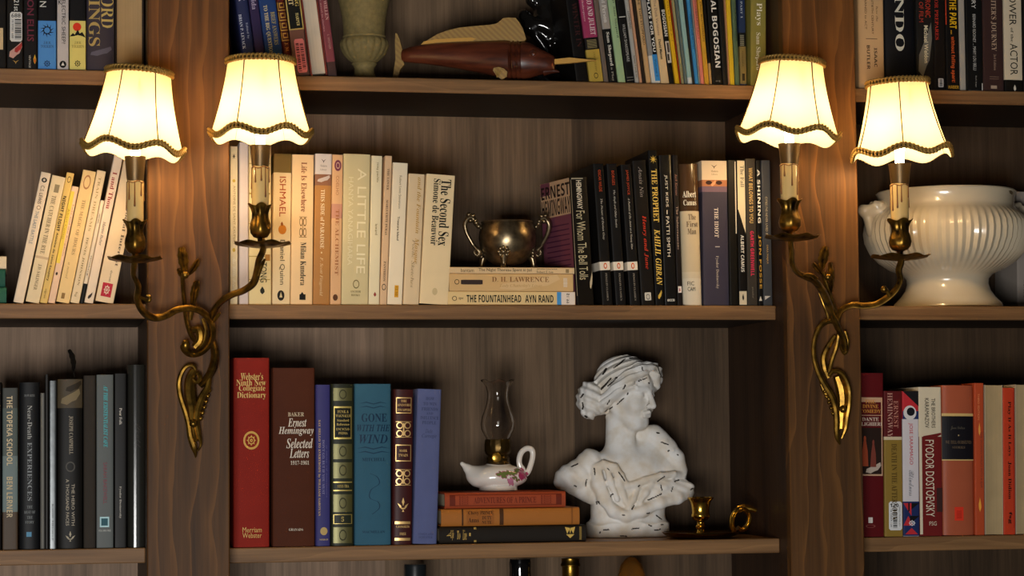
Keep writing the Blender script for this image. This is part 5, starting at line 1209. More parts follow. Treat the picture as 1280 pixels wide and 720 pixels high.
    chain([(764, -26, 590), (768, -29, 606), (776, -30, 628)], [3, 3.8, 3], 3.5)
    chain([(790, -29, 612), (784, -31, 624), (778, -31, 634)], [2.6, 3.4, 2.6], 3.5)
    chain([(808, -27, 606), (800, -30, 616), (792, -31, 628)], [2.8, 3.6, 2.6], 3.5)
    chain([(836, -20, 604), (824, -25, 611), (812, -28, 620)], [2.8, 3.6, 2.6], 3.5)
    chain([(855, -10, 604), (846, -16, 612), (834, -22, 620)], [2.6, 3.2, 2.6], 3)
    # gathered cloth and curls rising behind the far shoulder
    d = smin(d, E_((818, 8, 572), (24, 18, 28)), 8)
    chain([(808, 6, 545), (820, 2, 546), (827, -2, 553), (836, -4, 562), (846, -4, 575), (852, -4, 590)], [9, 10, 9.5, 9, 8.5, 7], 6)
    chain([(822, -6, 548), (830, -10, 556), (838, -12, 566)], [3, 4, 3], 2)
    d = np.maximum(d, -Pg[2])
    V, Fq = surface_nets(np.ascontiguousarray(d.astype(np.float32)), (Pg[0].min(), Pg[1].min(), Pg[2].min()), g)
    return V, Fq


V, Fq = bust()
me = bpy.data.meshes.new('plaster_bust'); me.from_pydata((V * KB).tolist(), [], Fq.tolist())
o = bpy.data.objects.new('plaster_bust', me); COL.objects.link(o)
o.location = (at(783, 668, YB).x, YB, SZ[2, 3] + .0004)
tag(o, 'chipped white plaster bust of a draped woman with hair bun', 'statue')
me.shade_smooth()
# flaked paint: worn marks at fixed places on the surface
chips = [(333, 225, 358, 185, 2.2), (322, 318, 372, 250, 1.8), (352, 300, 400, 245, 1.2), (392, 185, 470, 130, 2.4), (500, 125, 600, 122, 2.6), (540, 185, 546, 205, 5), (530, 270, 578, 252, 4.5), (428, 318, 440, 295, 6), (348, 412, 358, 385, 3), (415, 412, 444, 375, 4), (352, 455, 386, 428, 4), (335, 505, 350, 492, 5), (462, 352, 468, 340, 3), (595, 280, 605, 285, 3), (660, 180, 690, 245, 2.4), (195, 365, 212, 345, 3), (205, 400, 210, 440, 2.4), (670, 590, 682, 592, 7), (692, 648, 735, 665, 3.4), (735, 705, 742, 700, 5), (640, 135, 652, 133, 3), (225, 480, 240, 490, 2)]
CH = [(a / 5.142 + 690, b_ / 5.142 + 430, c / 5.142 + 690, d_ / 5.142 + 430, w / 5.142) for a, b_, c, d_, w in chips]
chips2 = [(120, 228, 155, 212, 3), (130, 345, 145, 352, 3), (205, 310, 200, 350, 2.5), (250, 240, 252, 280, 2.5), (325, 240, 335, 250, 4), (395, 265, 430, 320, 2.5), (340, 415, 356, 398, 5), (268, 445, 272, 460, 4), (515, 355, 525, 347, 6), (645, 325, 690, 295, 3), (470, 495, 490, 472, 4.5), (580, 440, 665, 402, 2.4), (665, 350, 668, 380, 2.5), (735, 390, 745, 360, 3), (760, 328, 800, 318, 2.4), (870, 380, 890, 372, 2.5), (405, 525, 418, 530, 3.5), (560, 520, 580, 518, 2.5), (640, 535, 680, 560, 3), (665, 590, 680, 592, 4), (580, 590, 600, 600, 2.5), (620, 625, 660, 620, 2), (300, 620, 330, 615, 1.6), (795, 160, 800, 165, 5), (560, 672, 575, 674, 4), (490, 672, 510, 674, 3), (400, 655, 440, 660, 1.6), (275, 640, 282, 630, 3), (470, 615, 520, 608, 1.4)]
CH += [(a / 5.142 + 690, b_ / 5.142 + 540, c / 5.142 + 690, d_ / 5.142 + 540, w / 5.142) for a, b_, c, d_, w in chips2]
nrm = np.zeros(len(V) * 3); me.vertices.foreach_get('normal', nrm); nrm = nrm.reshape(-1, 3)
px = V[:, 0] + 783; py = 670 - V[:, 2]; val = np.zeros(len(V))
for x0, y0, x1, y1, w in CH:
    dx, dy = x1 - x0, y1 - y0; t = np.clip(((px - x0) * dx + (py - y0) * dy) / (dx * dx + dy * dy + 1e-6), 0, 1)
    dd = np.hypot(px - x0 - t * dx, py - y0 - t * dy); dd = dd + .5 * np.sin(px * 1.9) * np.sin(py * 1.7) * .5
    val = np.maximum(val, np.clip(1.35 - dd / max(w * .8, .75), 0, 1) * (nrm[:, 1] < .35))
at_ = me.attributes.new('chipped', 'FLOAT', 'POINT'); at_.data.foreach_set('value', val.astype(np.float32))
m, nt, b = new_mat('chipped_plaster')
b.inputs['Roughness'].default_value = .75
an = node(nt, 'ShaderNodeAttribute'); an.attribute_name = 'chipped'
tc = node(nt, 'ShaderNodeTexCoord'); nz = node(nt, 'ShaderNodeTexNoise'); nz.inputs['Scale'].default_value = 45; nz.inputs['Detail'].default_value = 6
nt.links.new(tc.outputs['Object'], nz.inputs['Vector'])
c1 = node(nt, 'ShaderNodeMix', data_type='RGBA'); c1.inputs['A'].default_value = lin('d6ccbc'); c1.inputs['B'].default_value = lin('e6e4e0')
rp = node(nt, 'ShaderNodeValToRGB'); rp.color_ramp.elements[0].position = .35; rp.color_ramp.elements[1].position = .62
nt.links.new(nz.outputs['Fac'], rp.inputs[0]); nt.links.new(rp.outputs[0], c1.inputs['Factor'])
n2 = node(nt, 'ShaderNodeTexNoise'); n2.inputs['Scale'].default_value = 1; n2.inputs['Detail'].default_value = 5
mp = node(nt, 'ShaderNodeMapping'); mp.inputs['Scale'].default_value = (70, 70, 200); mp.inputs['Rotation'].default_value = (0, .4, 0)
nt.links.new(tc.outputs['Object'], mp.inputs[0]); nt.links.new(mp.outputs[0], n2.inputs['Vector'])
th = node(nt, 'ShaderNodeMapRange'); th.inputs['From Min'].default_value = .775; th.inputs['From Max'].default_value = .79
nt.links.new(n2.outputs['Fac'], th.inputs['Value'])
mxm = node(nt, 'ShaderNodeMath', operation='MAXIMUM'); nt.links.new(th.outputs[0], mxm.inputs[0])
sh_ = node(nt, 'ShaderNodeMapRange'); sh_.inputs['From Min'].default_value = .25; sh_.inputs['From Max'].default_value = .55
nt.links.new(an.outputs['Fac'], sh_.inputs['Value']); nt.links.new(sh_.outputs[0], mxm.inputs[1])
c2 = node(nt, 'ShaderNodeMix', data_type='RGBA'); c2.inputs['B'].default_value = lin('2a211a')
nt.links.new(mxm.outputs[0], c2.inputs['Factor']); nt.links.new(c1.outputs['Result'], c2.inputs['A']); nt.links.new(c2.outputs['Result'], b.inputs['Base Color'])
bp = node(nt, 'ShaderNodeBump'); bp.inputs['Strength'].default_value = .35; bp.inputs['Distance'].default_value = .002
nt.links.new(nz.outputs['Fac'], bp.inputs['Height']); nt.links.new(bp.outputs[0], b.inputs['Normal'])
me.materials.append(m)


def net_obj(name, d, g, Pg, k, mat, parent=None, loc=(0, 0, 0), flip=False):
    V, Fq = surface_nets(np.ascontiguousarray(d.astype(np.float32)), (Pg[0].min(), Pg[1].min(), Pg[2].min()), g)
    me = bpy.data.meshes.new(name); me.from_pydata((V * k + np.array(loc)).tolist(), [], Fq.tolist()); me.materials.append(mat); me.shade_smooth()
    o = bpy.data.objects.new(name, me); COL.objects.link(o)
    if parent: o.parent = parent
    return o, V


# ------------------------------------------------------------------ oil lamp on the book stack
YO = S_Y + .068
kO = (at(624, 590, YO) - at(623, 590, YO)).x
c0 = at(623, 612, YO); LO = Vector((c0.x, YO, Z_LAMP + .0004))
OL = thing('oil_lamp', 'small white porcelain oil lamp with glass chimney on the book stack', 'oil lamp', LO)
Pg = grid((-48, -32, -1), (48, 32, 56), .8)
d = sd_ell(Pg, (-1, 0, 16), (37, 26, 14))
d = smin(d, sd_ell(Pg, (0, 0, 24), (24, 21, 9)), 6)
d = smin(d, sd_caps(Pg, (0, 0, 24), (0, 0, 31), 15, 13), 5)
d = smin(d, sd_caps(Pg, (-24, 0, 18), (-38, 0, 28), 11, 4.6), 8); d = smin(d, sd_caps(Pg, (-38, 0, 28), (-45, 0, 33.5), 4.6, 2.6), 3)
ft = np.maximum(np.sqrt(Pg[0] ** 2 + Pg[1] ** 2) - 24 + .25 * Pg[2], Pg[2] - 6); ft = np.maximum(ft, -Pg[2] + .2)
d = smin(d, ft, 2)
hp = [(26, 17), (36, 21), (41, 32), (43.5, 43), (42, 50), (36, 51.5), (29.5, 47), (26.5, 39), (27, 31), (31, 26)]
hp = catmull(hp, 4)
for i in range(len(hp) - 1):
    d = smin(d, sd_caps(Pg, (hp[i][0], 0, hp[i][1]), (hp[i + 1][0], 0, hp[i + 1][1]), 3.2), 1.0)
d = np.maximum(d, -sd_caps(Pg, (0, 0, 31), (0, 0, 46), 10))
o, V = net_obj('porcelain_body', d, .8, Pg, kO, M('ded6cc', .18, 'glaze'), OL)
me = o.data
val = np.zeros((len(V), 4), np.float32); val[:, 3] = 1
# painted rose, buds and leaves (x, z in px around the lamp axis)
for cx, cz, r, kind in ((28, 21, 6.6, 1), (32, 19, 4.5, 1), (25, 17, 4, 1), (10, 12, 3.6, 2), (13, 9, 2.6, 2), (-1, 21, 5, 3), (7, 22, 5, 3), (14, 21, 4.5, 3), (19, 24, 4, 3), (3, 17.5, 3.6, 3), (16, 16, 3.2, 3), (22, 27, 3, 3), (-6, 20, 2.4, 3), (20, 13, 2.6, 3)):
    ang = (V[:, 0] - cx); up = V[:, 2] - cz
    dd = np.hypot(ang, up * (1 if kind != 3 else 1.7)) + 1.1 * np.sin(V[:, 0] * 1.3 + up * .9)
    mk = (dd < r) & (V[:, 1] < -3)
    val[mk, 0] = kind
    val[mk, 1] = np.clip(dd[mk] / r, 0, 1)
at_ = me.attributes.new('paint', 'FLOAT_COLOR', 'POINT'); at_.data.foreach_set('color', val.ravel())
m, nt, b = new_mat('painted_porcelain'); b.inputs['Roughness'].default_value = .18; b.inputs['Coat Weight'].default_value = .5
an = node(nt, 'ShaderNodeAttribute'); an.attribute_name = 'paint'; sp = node(nt, 'ShaderNodeSeparateColor'); nt.links.new(an.outputs['Color'], sp.inputs[0])
rp = node(nt, 'ShaderNodeValToRGB'); rp.color_ramp.interpolation = 'CONSTANT'; els = rp.color_ramp.elements
els[0].position = 0; els[0].color = lin('e0d8ce'); els[1].position = .12; els[1].color = lin('a83a62'); e = els.new(.42); e.color = lin('c07a94'); e = els.new(.7); e.color = lin('66713a')
dv = node(nt, 'ShaderNodeMath', operation='DIVIDE'); dv.inputs[1].default_value = 4; nt.links.new(sp.outputs[0], dv.inputs[0]); nt.links.new(dv.outputs[0], rp.inputs[0])
nt.links.new(rp.outputs[0], b.inputs['Base Color']); me.materials[0] = m
mb = MB().lathe([(13, 28), (15, 28), (15.5, 31), (14.4, 33), (15, 35), (14, 37), (14.6, 40), (12.5, 43), (15, 45), (16.5, 49), (16.5, 57), (15.4, 63), (14, 63), (14, 50), (8, 46)], 40, (0, 0, 0), lambda r, z, th: (r * (1 + (.03 * math.cos(16 * th) if z > 46 else 0)), z))
mb.v = [(x * kO, y * kO, z * kO) for x, y, z in mb.v]
mb.build('burner_collar', M('4a3818', .35, 'metal', .85), OL, False)
mb = MB(); mb.lathe([(0, 0), (4.5, 0), (5.8, 1), (5.8, 2.4), (4.6, 3.2), (0, 3)], 24, (0, 0, 0)); mb.v = [((-5.5 + x) * kO, (-15.5 - z) * kO, (41 + y) * kO) for x, y, z in mb.v]
mb.tube([(-5.5 * kO, -16 * kO, 41 * kO), (-2 * kO, -6 * kO, 41 * kO)], .0011, 8)
mb.build('wick_knob', M('d0a040', .3, 'metal', .9), OL, False)
gl = bpy.data.materials.new('smoky_glass'); gl.use_nodes = True; gb = gl.node_tree.nodes['Principled BSDF']
gb.inputs['Base Color'].default_value = (.93, .91, .88, 1); gb.inputs['Transmission Weight'].default_value = 1; gb.inputs['Roughness'].default_value = .02; gb.inputs['IOR'].default_value = 1.45
pr = [(13.2, 58), (13.6, 62), (17, 68), (20.5, 75), (21.4, 82), (20, 90), (17, 98), (14.4, 106), (13, 114), (13.2, 121), (15, 128), (18.4, 133), (20.5, 135)]
ruf = lambda r, z, th: (r * (1 + (.06 * math.cos(6 * th + .6) * max(0, (z - 124) / 11))), z + (1.6 * math.cos(6 * th + .6) * max(0, (z - 126) / 9)))
mb = MB().lathe(pr + [(r - 1.1, z) for r, z in reversed(pr)] + [pr[0]], 60, (0, 0, 0), ruf, close=False)
mb.v = [(x * kO, y * kO, z * kO) for x, y, z in mb.v]
mb.build('glass_chimney', gl, OL, False)

# ------------------------------------------------------------------ two-handled cup
YC = S_Y + .062
kC = (at(635, 300, YC) - at(634, 300, YC)).x
CU_ = Vector((at(634.5, 331, YC).x, YC, Z_CUP + .0004))
CP = thing('sugar_bowl', 'tarnished two-handled metal bowl on shell feet above stacked paperbacks', 'bowl', CU_)
CUPM = aged_brass('tarnished_silver_plate', '584a38', '968466', .30)
nt = CUPM.node_tree
def scaled(mb, k): mb.v = [(x * k, y * k, z * k) for x, y, z in mb.v]; return mb
pr = [(0, 5), (10, 5.4), (19, 8), (27, 14), (32, 22), (34.3, 31), (35.4, 39), (34.6, 46), (32.4, 53), (31.4, 56.5), (32.4, 58), (32, 59), (30.4, 58), (30.6, 53), (32.8, 46), (33.2, 38), (32.6, 30), (30, 22), (24, 14), (14, 9), (0, 8)]
scaled(MB().lathe(pr, 64, close=False), kC).build('bowl', CUPM, CP, False)
for s_ in (-1, 1):
    mb = MB()
    C = catmull([(33, 51, 2.4), (38, 55, 3.0), (43, 63, 3.6), (48, 63, 3.6), (52.5, 56, 3), (51, 46, 2.7), (46, 36, 2.4), (41, 28, 2.5), (35, 22, 3.2), (37, 17, 2.6), (41, 20, 2), (40.5, 23.5, 1.6)], 7)
    mb.tube([(s_ * c[0], 0, c[1]) for c in C], [c[2] for c in C], 10)
    for c in ((39, 57), (43, 66), (48, 67), (40, 60), (46, 60), (36, 53)): mb.ell((s_ * c[0], -1.5, c[1]), (3.2, 3.4, 3.2), 8)
    for c in C[-30:]: mb.ell((s_ * (c[0] + .5), -2, c[1]), (1.2, 1, 1.2), 5)
    scaled(mb, kC).build('handle', CUPM, CP, False)
for ang in (-20, 74, 165, -108):
    th = math.radians(ang); nx_, ny_ = math.sin(th), -math.cos(th); sx_, sy_ = math.cos(th), math.sin(th); mb = MB()
    for q in range(8):
        aq = 2 * math.pi * q / 8; a_, b_ = 5.4 * math.cos(aq), 5.4 * math.sin(aq)
        mb.ell((31.5 * nx_ + a_ * sx_, 31.5 * ny_ + a_ * sy_, 20 + b_), (2.9, 2.9, 2.9), 7)
    mb.ell((32.5 * nx_, 32.5 * ny_, 20), (3.6, 3.6, 3.6), 9)
    mb.tube([(30 * nx_, 30 * ny_, 15), (31.5 * nx_, 31.5 * ny_, 9), (32 * nx_, 32 * ny_, 4), (35 * nx_, 35 * ny_, 1.3)], [4.6, 3.6, 3.0, 3.2], 10)
    mb.ell((35 * nx_, 35 * ny_, 1.7), (3.8, 3.8, 1.7), 8)
    scaled(mb, kC).build('foot', CUPM, CP, False)

# ------------------------------------------------------------------ chamberstick
YK = .106
kK = (at(877, 660, YK) - at(876, 660, YK)).x
CK = thing('candle_holder', 'polished brass chamberstick with ring handle right of the bust', 'candle holder', Vector((at(876, 668, YK).x, YK, SZ[2, 3] + .0004)))
GOLD = M('dcae48', .2, 'metal', 1.0)
pr = [(0, 0), (30, 0), (36, 1.0), (43, 3.4), (46.5, 6.6), (46.8, 7.6), (45.6, 7.8), (42, 4.8), (35, 2.6), (22, 1.9), (9, 1.9), (0, 2)]
scaled(MB().lathe(pr, 64), kK).build('drip_tray', M('7a5a20', .22, 'metal', 1.0), CK, False)
pr = [(9, 1.9), (8, 3.4), (6, 5), (4.4, 8), (4.2, 10), (6, 12), (6.2, 14), (4.6, 16), (4, 18.5), (5, 20.5), (9, 22), (10.6, 24.5), (11.6, 26), (11.4, 28), (10.6, 30), (10.8, 36), (11.6, 40), (13, 44), (15.4, 47), (16, 48.4), (15, 49), (12, 46), (10.6, 43), (10, 40), (9.6, 30)]
scaled(MB().lathe(pr, 48, close=False), kK).build('candle_socket', GOLD, CK, False)
mb = MB()
C = catmull([(42, 6), (39, 14), (39.5, 24), (45, 32), (53, 34), (60, 29), (61, 20), (57, 12), (51, 9), (46, 11)], 8)
mb.tube([(c[0], 0, c[1]) for c in C], 3.2, 10, flat=1.5)
mb.tube([(46, 0, 33.5), (54, 0, 35.5), (63, 0, 34), (70, 0, 31.5)], [4, 4.6, 4.4, 2.2], 10, flat=.5)
mb.v = [(x, y * 1.25, z) for x, y, z in mb.v]
scaled(mb, kK).build('ring_handle', GOLD, CK, False)

# ------------------------------------------------------------------ white tureen
YT = .178
kT = (at(1185, 320, YT) - at(1184, 320, YT)).x
TU = thing('soup_tureen', 'large cream white fluted earthenware tureen on a pedestal foot', 'tureen', Vector((at(1185, 383, YT).x, YT, SZ[3, 2] + .0004)))
WH = M('cabba0', .22, 'glaze')
pr = [(0, 0), (62, 0), (64.5, 3), (63, 8), (56, 15), (50, 23), (47.5, 31), (48, 37), (52, 42), (66, 48), (79, 57), (89, 68), (95, 81), (96.5, 92), (95, 102), (90.5, 110), (84, 116), (80, 119.5), (79, 123), (79.5, 132), (80.5, 136.5), (82, 138.5), (81, 140), (77.5, 139), (75.5, 134), (75, 122), (80, 112), (89, 98), (89, 84), (80, 64), (60, 52), (0, 46)]
fl = lambda r, z, th: (r + (1.05 * math.cos(64 * th) * max(0, min(1, (z - 46) / 8, (116 - z) / 7)) if r > 50 and z < 117 else 0), z)
scaled(MB().lathe(pr, 256, (0, 0, 0), fl, close=False), kT).build('bowl', WH, TU, False)
for s_ in (-1, 1):
    Pg = grid((70, -18, 80), (112, 18, 140), 1.0)
    d = sd_caps(Pg, (80, 0, 119), (100, 0, 119), 11, 7.5); d = smin(d, sd_caps(Pg, (96, 0, 120), (103, 0, 117), 8, 6), 4)
    d = smin(d, sd_caps(Pg, (98, 0, 114), (92, 0, 92), 6, 7), 5); d = smin(d, sd_caps(Pg, (84, -9, 123), (90, -6, 126), 4, 3), 3); d = smin(d, sd_caps(Pg, (84, 9, 123), (90, 6, 126), 4, 3), 3)
    d = -smin(-d, sd_ell(Pg, (98, 0, 127), (7, 7, 4)), 3)
    V, Fq = surface_nets(np.ascontiguousarray(d), (70, -18, 80), 1.0)
    if s_ < 0: V = V * np.array((-1, 1, 1)); Fq = Fq[:, ::-1]
    me = bpy.data.meshes.new('handle'); me.from_pydata((V * kT).tolist(), [], Fq.tolist()); me.materials.append(WH); me.shade_smooth()
    o = bpy.data.objects.new('handle', me); COL.objects.link(o); o.parent = TU
pr = MB(); pr.add([((x - 1185), -79.9 * math.cos(math.asin((x - 1185) / 81)) - .9, 383 - y) for x, y in ((1238, 247), (1243, 246), (1247, 248), (1245, 251), (1240, 250))], [(0, 1, 2, 3, 4)])
scaled(pr, kT).build('rim_chip', M('6a5a40', .8), TU, False, 0)

# ------------------------------------------------------------------ stone urn
YU = .130
kU = (at(455, 60, YU) - at(454, 60, YU)).x
UR = thing('stone_urn', 'mottled yellow-grey stone urn with gadrooned belly on the upper shelf', 'urn', Vector((at(455.5, 97, YU).x, YU, SZ[2, 1] + .0004)))
m, nt, b = new_mat('mottled_stone'); b.inputs['Roughness'].default_value = .8
mottled(nt, b, lin('7e6e42'), .45, 160, bump=.6, bscale=260)
pr = [(0, 0), (19.5, 0), (20, 2), (18.5, 6), (14.5, 10), (12.3, 15), (12.2, 20), (14, 24), (16, 26), (15, 28), (19, 31), (25, 37), (29, 45), (30, 50), (28.5, 55), (26, 58), (27, 60), (26, 62), (26, 70), (27, 82), (30, 97), (34, 112), (40, 124), (43, 128), (42, 131), (39, 129), (33, 116), (28, 100), (25, 82), (24, 62)]
gd = lambda r, z, th: (r * (1 + .05 * abs(math.sin(9 * th)) - .02) if 29 < z < 56 else r, z)
scaled(MB().lathe(pr, 90, (0, 0, 0), gd, close=False), kU).build('urn_body', m, UR, False)

# ------------------------------------------------------------------ carved swordfish
YF = .103
kF = (at(590, 70, YF) - at(589, 70, YF)).x
fo = at(590, 100, YF); zf = SZ[2, 1]
FI = thing('carved_swordfish', 'carved dark wood swordfish with horn fins and bill on the upper shelf', 'ornament', Vector((fo.x, YF, zf + .0004)))
FI.rotation_euler = (0, 0, -.36); kF *= 1.05
yb = 500 / 4.923
fz = lambda Yp: 101.8 - Yp / 4.923 ; fxp = lambda Xp: Xp / 4.923 + 480 - 590
m, nt, b = new_mat('oiled_rosewood'); b.inputs['Roughness'].default_value = .3
tc = node(nt, 'ShaderNodeTexCoord'); mp = node(nt, 'ShaderNodeMapping'); mp.inputs['Scale'].default_value = (12, 90, 90); nz = node(nt, 'ShaderNodeTexNoise'); nz.inputs['Scale'].default_value = 1; nz.inputs['Detail'].default_value = 6
nt.links.new(tc.outputs['Object'], mp.inputs[0]); nt.links.new(mp.outputs[0], nz.inputs['Vector']); rp = node(nt, 'ShaderNodeValToRGB')
rp.color_ramp.elements[0].position = .35; rp.color_ramp.elements[0].color = lin('3c1a10'); rp.color_ramp.elements[1].position = .7; rp.color_ramp.elements[1].color = lin('6e3620')
nt.links.new(nz.outputs['Fac'], rp.inputs[0]); nt.links.new(rp.outputs[0], b.inputs['Base Color']); ROSE = m
secs = [(128, 292, 345, .5), (134, 285, 356, .6), (190, 268, 364, .62), (260, 258, 372, .66), (350, 254, 388, .7), (450, 252, 405, .72), (560, 252, 430, .74), (650, 252, 452, .76), (720, 252, 470, .78), (765, 256, 480, .78), (775, 266, 473, .70), (785, 255, 481, .78), (800, 267, 474, .70), (812, 257, 482, .78), (828, 271, 476, .70), (840, 262, 482, .78), (880, 272, 476, .76), (930, 302, 462, .74), (980, 330, 452, .7), (1015, 350, 446, .62), (1024, 358, 440, .5)]
mb = MB(); vs = []; fs = []; n = 28
for X, a_, c_, w in secs:
    r = (c_ - a_) / 2 / 4.923; cz = fz((a_ + c_) / 2)
    for q in range(n):
        th = 2 * math.pi * q / n; vs.append((fxp(X), r * w * math.cos(th), cz + r * math.sin(th)))
for i in range(len(secs) - 1):
    for q in range(n): fs.append((i * n + q, i * n + (q + 1) % n, (i + 1) * n + (q + 1) % n, (i + 1) * n + q))
fs.append(tuple(range(n))); fs.append(tuple(range(len(secs) * n - n, len(secs) * n)))
mb.add(vs, fs)
mb.tube([(fxp(960), 0, fz(438)), (fxp(1010), 0, fz(437)), (fxp(1050), 0, fz(446))], [6, 3.4, .8], 10)
scaled(mb, kF).build('fish_body', ROSE, FI, False, .9)
HORN = new_mat('pale_horn'); hm, nt, b = HORN; b.inputs['Roughness'].default_value = .45
tc = node(nt, 'ShaderNodeTexCoord'); wv = node(nt, 'ShaderNodeTexWave'); wv.inputs['Scale'].default_value = 75; wv.inputs['Distortion'].default_value = 1.5; wv.bands_direction = 'DIAGONAL'
nt.links.new(tc.outputs['Object'], wv.inputs['Vector']); cm = node(nt, 'ShaderNodeMix', data_type='RGBA'); cm.inputs['A'].default_value = lin('8e6c36'); cm.inputs['B'].default_value = lin('a2803f')
nt.links.new(wv.outputs['Fac'], cm.inputs['Factor']); nt.links.new(cm.outputs['Result'], b.inputs['Base Color'])
PALE = M('c8984c', .45)
def fin(name, pts, y0, y1, mat):
    mb = MB(); mb.prism([(fxp(X), fz(Yp)) for X, Yp in pts], y0, y1); return scaled(mb, kF).build(name, mat, FI, False, .4)
fin('dorsal_fin', [(250, 256), (290, 232), (340, 204), (400, 184), (470, 170), (560, 164), (650, 160), (690, 154), (712, 138), (728, 124), (760, 122), (800, 126), (820, 150), (842, 190), (860, 248), (850, 262), (600, 262), (300, 266)], -1.6, 1.6, hm)
fin('fin_edge', [(246, 262), (262, 244), (330, 233), (545, 230), (570, 240), (545, 250), (350, 252)], -2.6, 2.6, PALE)
fin('tail_fin', [(95, 188), (106, 192), (122, 232), (136, 292), (133, 335), (147, 372), (122, 402), (110, 440), (97, 478), (70, 476), (82, 420), (95, 340), (92, 250)], -2.2, 2.2, hm)
fin('bill', [(1016, 374), (1060, 371), (1112, 367), (1190, 378), (1264, 388), (1190, 393), (1110, 399), (1016, 402)], -2.6, 2.6, PALE)
for s_ in (-1, 1):
    mb = MB(); pc = [(0, 0), (-4, 6), (-3, 9), (3, 10), (9, 8), (13, 4), (12, -2), (6, -5)]
    mb.prism([(fxp(700) + a_, fz(470) + b_) for a_, b_ in pc], s_ * 19 - 1, s_ * 19 + 1)
    for q in range(5): mb.tube([(fxp(700) + 1, s_ * 19 - 1.2 * 1, fz(482)), (fxp(700) + 9 - q * 2.6, s_ * 19 - 1.2, fz(430) + (1 - abs(q - 2) * .6))], .5, 6)
    scaled(mb, kF).build('pectoral_fin', hm, FI, False, .4)
for s_ in (-1, 1):
    yy = s_ * 14.6; mb = MB()
    mb.tube([(fxp(908) + 3.4 * math.cos(t), yy + s_ * .2, fz(347) + 3.4 * math.sin(t)) for t in np.linspace(0, 2 * math.pi, 20)[:-1]], .9, 6, closed=True)
    mb.ell((fxp(908), yy, fz(347)), (3.2, 1.2, 3.2), 8); mb.ell((fxp(908), yy + s_ * .6, fz(347)), (1.7, 1.2, 1.7), 8)
    scaled(mb, kF).build('eye', ROSE, FI, False)


# ------------------------------------------------------------------ glossy black figure
YG = .205
kG = (at(690, 60, YG) - at(689, 60, YG)).x
Pg = grid((-46, -26, -1), (46, 26, 150), 1.1)
z_ = lambda y: 98 - y
cp = lambda a_, b_, r, r2=None: sd_caps(Pg, a_, b_, r, r2)
d = cp((0, 0, z_(20)), (4, 2, z_(-42)), 20, 17)
d = smin(d, cp((-22, -10, z_(12)), (14, -14, z_(16)), 10, 9), 5)
d = smin(d, cp((-30, -6, z_(2)), (-24, -10, z_(16)), 9), 5)
d = smin(d, cp((-22, -10, z_(14)), (-2, -10, z_(50)), 7, 6), 4)
d = smin(d, cp((18, -14, z_(14)), (6, -16, z_(34)), 7, 6), 4)
d = smin(d, cp((20, -8, z_(34)), (0, -8, z_(62)), 10, 7), 5)
d = smin(d, cp((-4, -2, z_(30)), (2, 0, z_(72)), 12, 16), 6)
d = smin(d, cp((-18, -2, z_(-20)), (16, -4, z_(-30)), 9, 8), 6)
d = smin(d, sd_ell(Pg, (4, 0, z_(-50) - 0), (13, 14, 6)), 6)
d = smin(d, np.maximum(np.maximum(np.abs(Pg[0] - 2) - 24, np.abs(Pg[1]) - 18), np.abs(Pg[2] - 16) - 10), 3)
d = d + .5 * np.sin(Pg[0] * .22 + Pg[2] * .3) 
d = np.maximum(d, -Pg[2] + .3)
o, V = net_obj('black_sculpture', d, 1.1, Pg, kG, M('161412', .12, 'glaze'))
o.location = (at(685, 98, YG).x, YG, SZ[2, 1] + .0003)
tag(o, 'glossy black folded figure sculpture behind the swordfish bill', 'sculpture')

# ------------------------------------------------------------------ dried leaf bookmark
LFm = M('1c1814', .6)
mb = MB()
YV = S_Y + .03
leaf(mb, [(86, 437), (90, 445), (92, 456), (91, 466)], YV, YV, 3.4)
strand(mb, [(91, 460, YV, .8), (92.5, 468, YV, .7), (94, 474.5, YV, .7)])
o = mb.build('dried_leaf', LFm, None)
tag(o, 'thin dark dried leaf standing up from the sepia-topped black book', 'leaf')

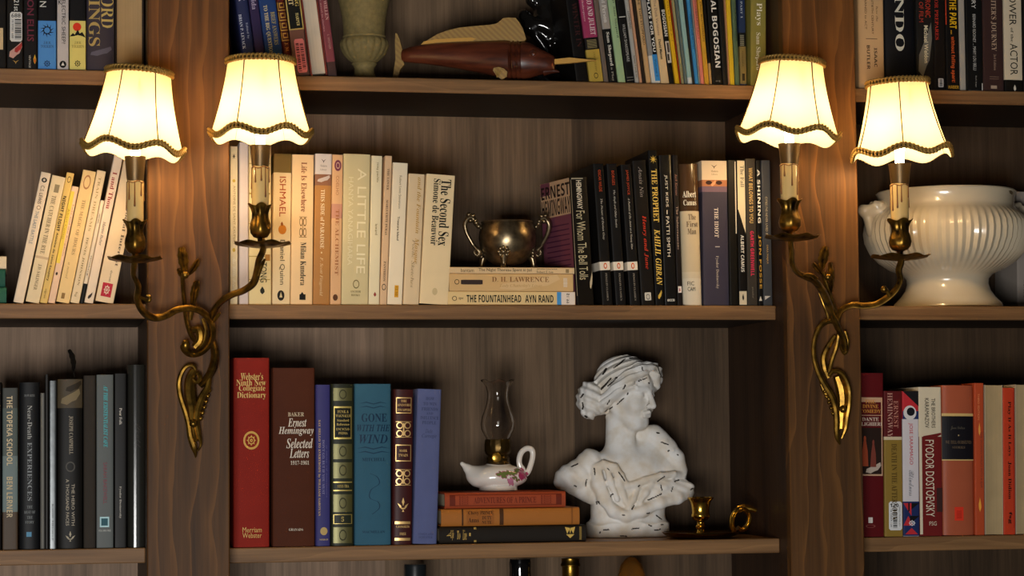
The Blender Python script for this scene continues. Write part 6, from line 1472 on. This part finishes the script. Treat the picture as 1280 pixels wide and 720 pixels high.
# ------------------------------------------------------------------ bottles under the lower shelf
def bottle(name, label, px, ptop, prof, mat, capprof=None, capmat=None, Y=.16, capname='capsule'):
    k = (at(px + 1, 710, Y) - at(px, 710, Y)).x
    ztop = at(px, ptop, Y).z; H = ztop - ZB
    r = thing(name, label, 'bottle' if 'bottle' in name or 'decanter' in name else 'candlestick', Vector((at(px, ptop, Y).x, Y, ZB + .0003)))
    pf = [(a * k, b_ * H) for a, b_ in prof]
    MB().lathe(pf, 48).build('body', mat, r, False)
    if capprof: MB().lathe([(a * k, b_ * H) for a, b_ in capprof], 40).build(capname, capmat, r, False)
    return r


WINE = [(0, 0), (34, 0), (36, .02), (36, .58), (32, .66), (20, .74), (14, .80), (13, .9)]
bottle('wine_bottle', 'black capped bottle top just below the lower shelf, leftmost of four', 519, 705.5, WINE, M('101210', .1, 'glaze'), [(13.6, .78), (14.2, .8), (14.4, .99), (13.6, 1.0), (0, 1.0)], M('1c2022', .3, 'glaze'))
bottle('wine_bottle', 'glossy black wax-topped bottle below the oil lamp stack', 650, 699, WINE, M('0c0c0c', .08, 'glaze'), [(12.6, .78), (13, .8), (12.6, .9), (13.6, .92), (13.2, .95), (13.6, .985), (12.6, 1.0), (0, 1.0)], M('0c0b0b', .08, 'glaze'))
bottle('brass_candlestick', 'brass candlestick top standing under the lower shelf', 713, 698.5, [(0, 0), (24, 0), (25, .02), (20, .06), (14, .1), (9, .2), (8, .5), (12, .55), (8, .6), (8, .8), (11, .86), (10, .92)], M('8a6a2c', .3, 'metal', 1), [(9.5, .91), (10.5, .92), (10.5, .962), (12, .965), (12, .975), (11, .98), (11, 1.0), (9, 1.0), (9, .95)], M('8a6a2c', .3, 'metal', 1), capname='socket')
am = bpy.data.materials.new('amber_glass'); am.use_nodes = True; ab = am.node_tree.nodes['Principled BSDF']
ab.inputs['Base Color'].default_value = (.62, .30, .06, 1); ab.inputs['Transmission Weight'].default_value = .9; ab.inputs['Roughness'].default_value = .05
dk = lambda r: r
bottle('glass_decanter', 'amber glass decanter stopper below the bust', 789, 695.5, [(0, 0), (34, 0), (36, .03), (36, .4), (32, .55), (16, .68), (12, .8)], am, [(11, .79), (13, .82), (17, .87), (17, .91), (13, .96), (6, .99), (0, 1.0)], am, capname='stopper')
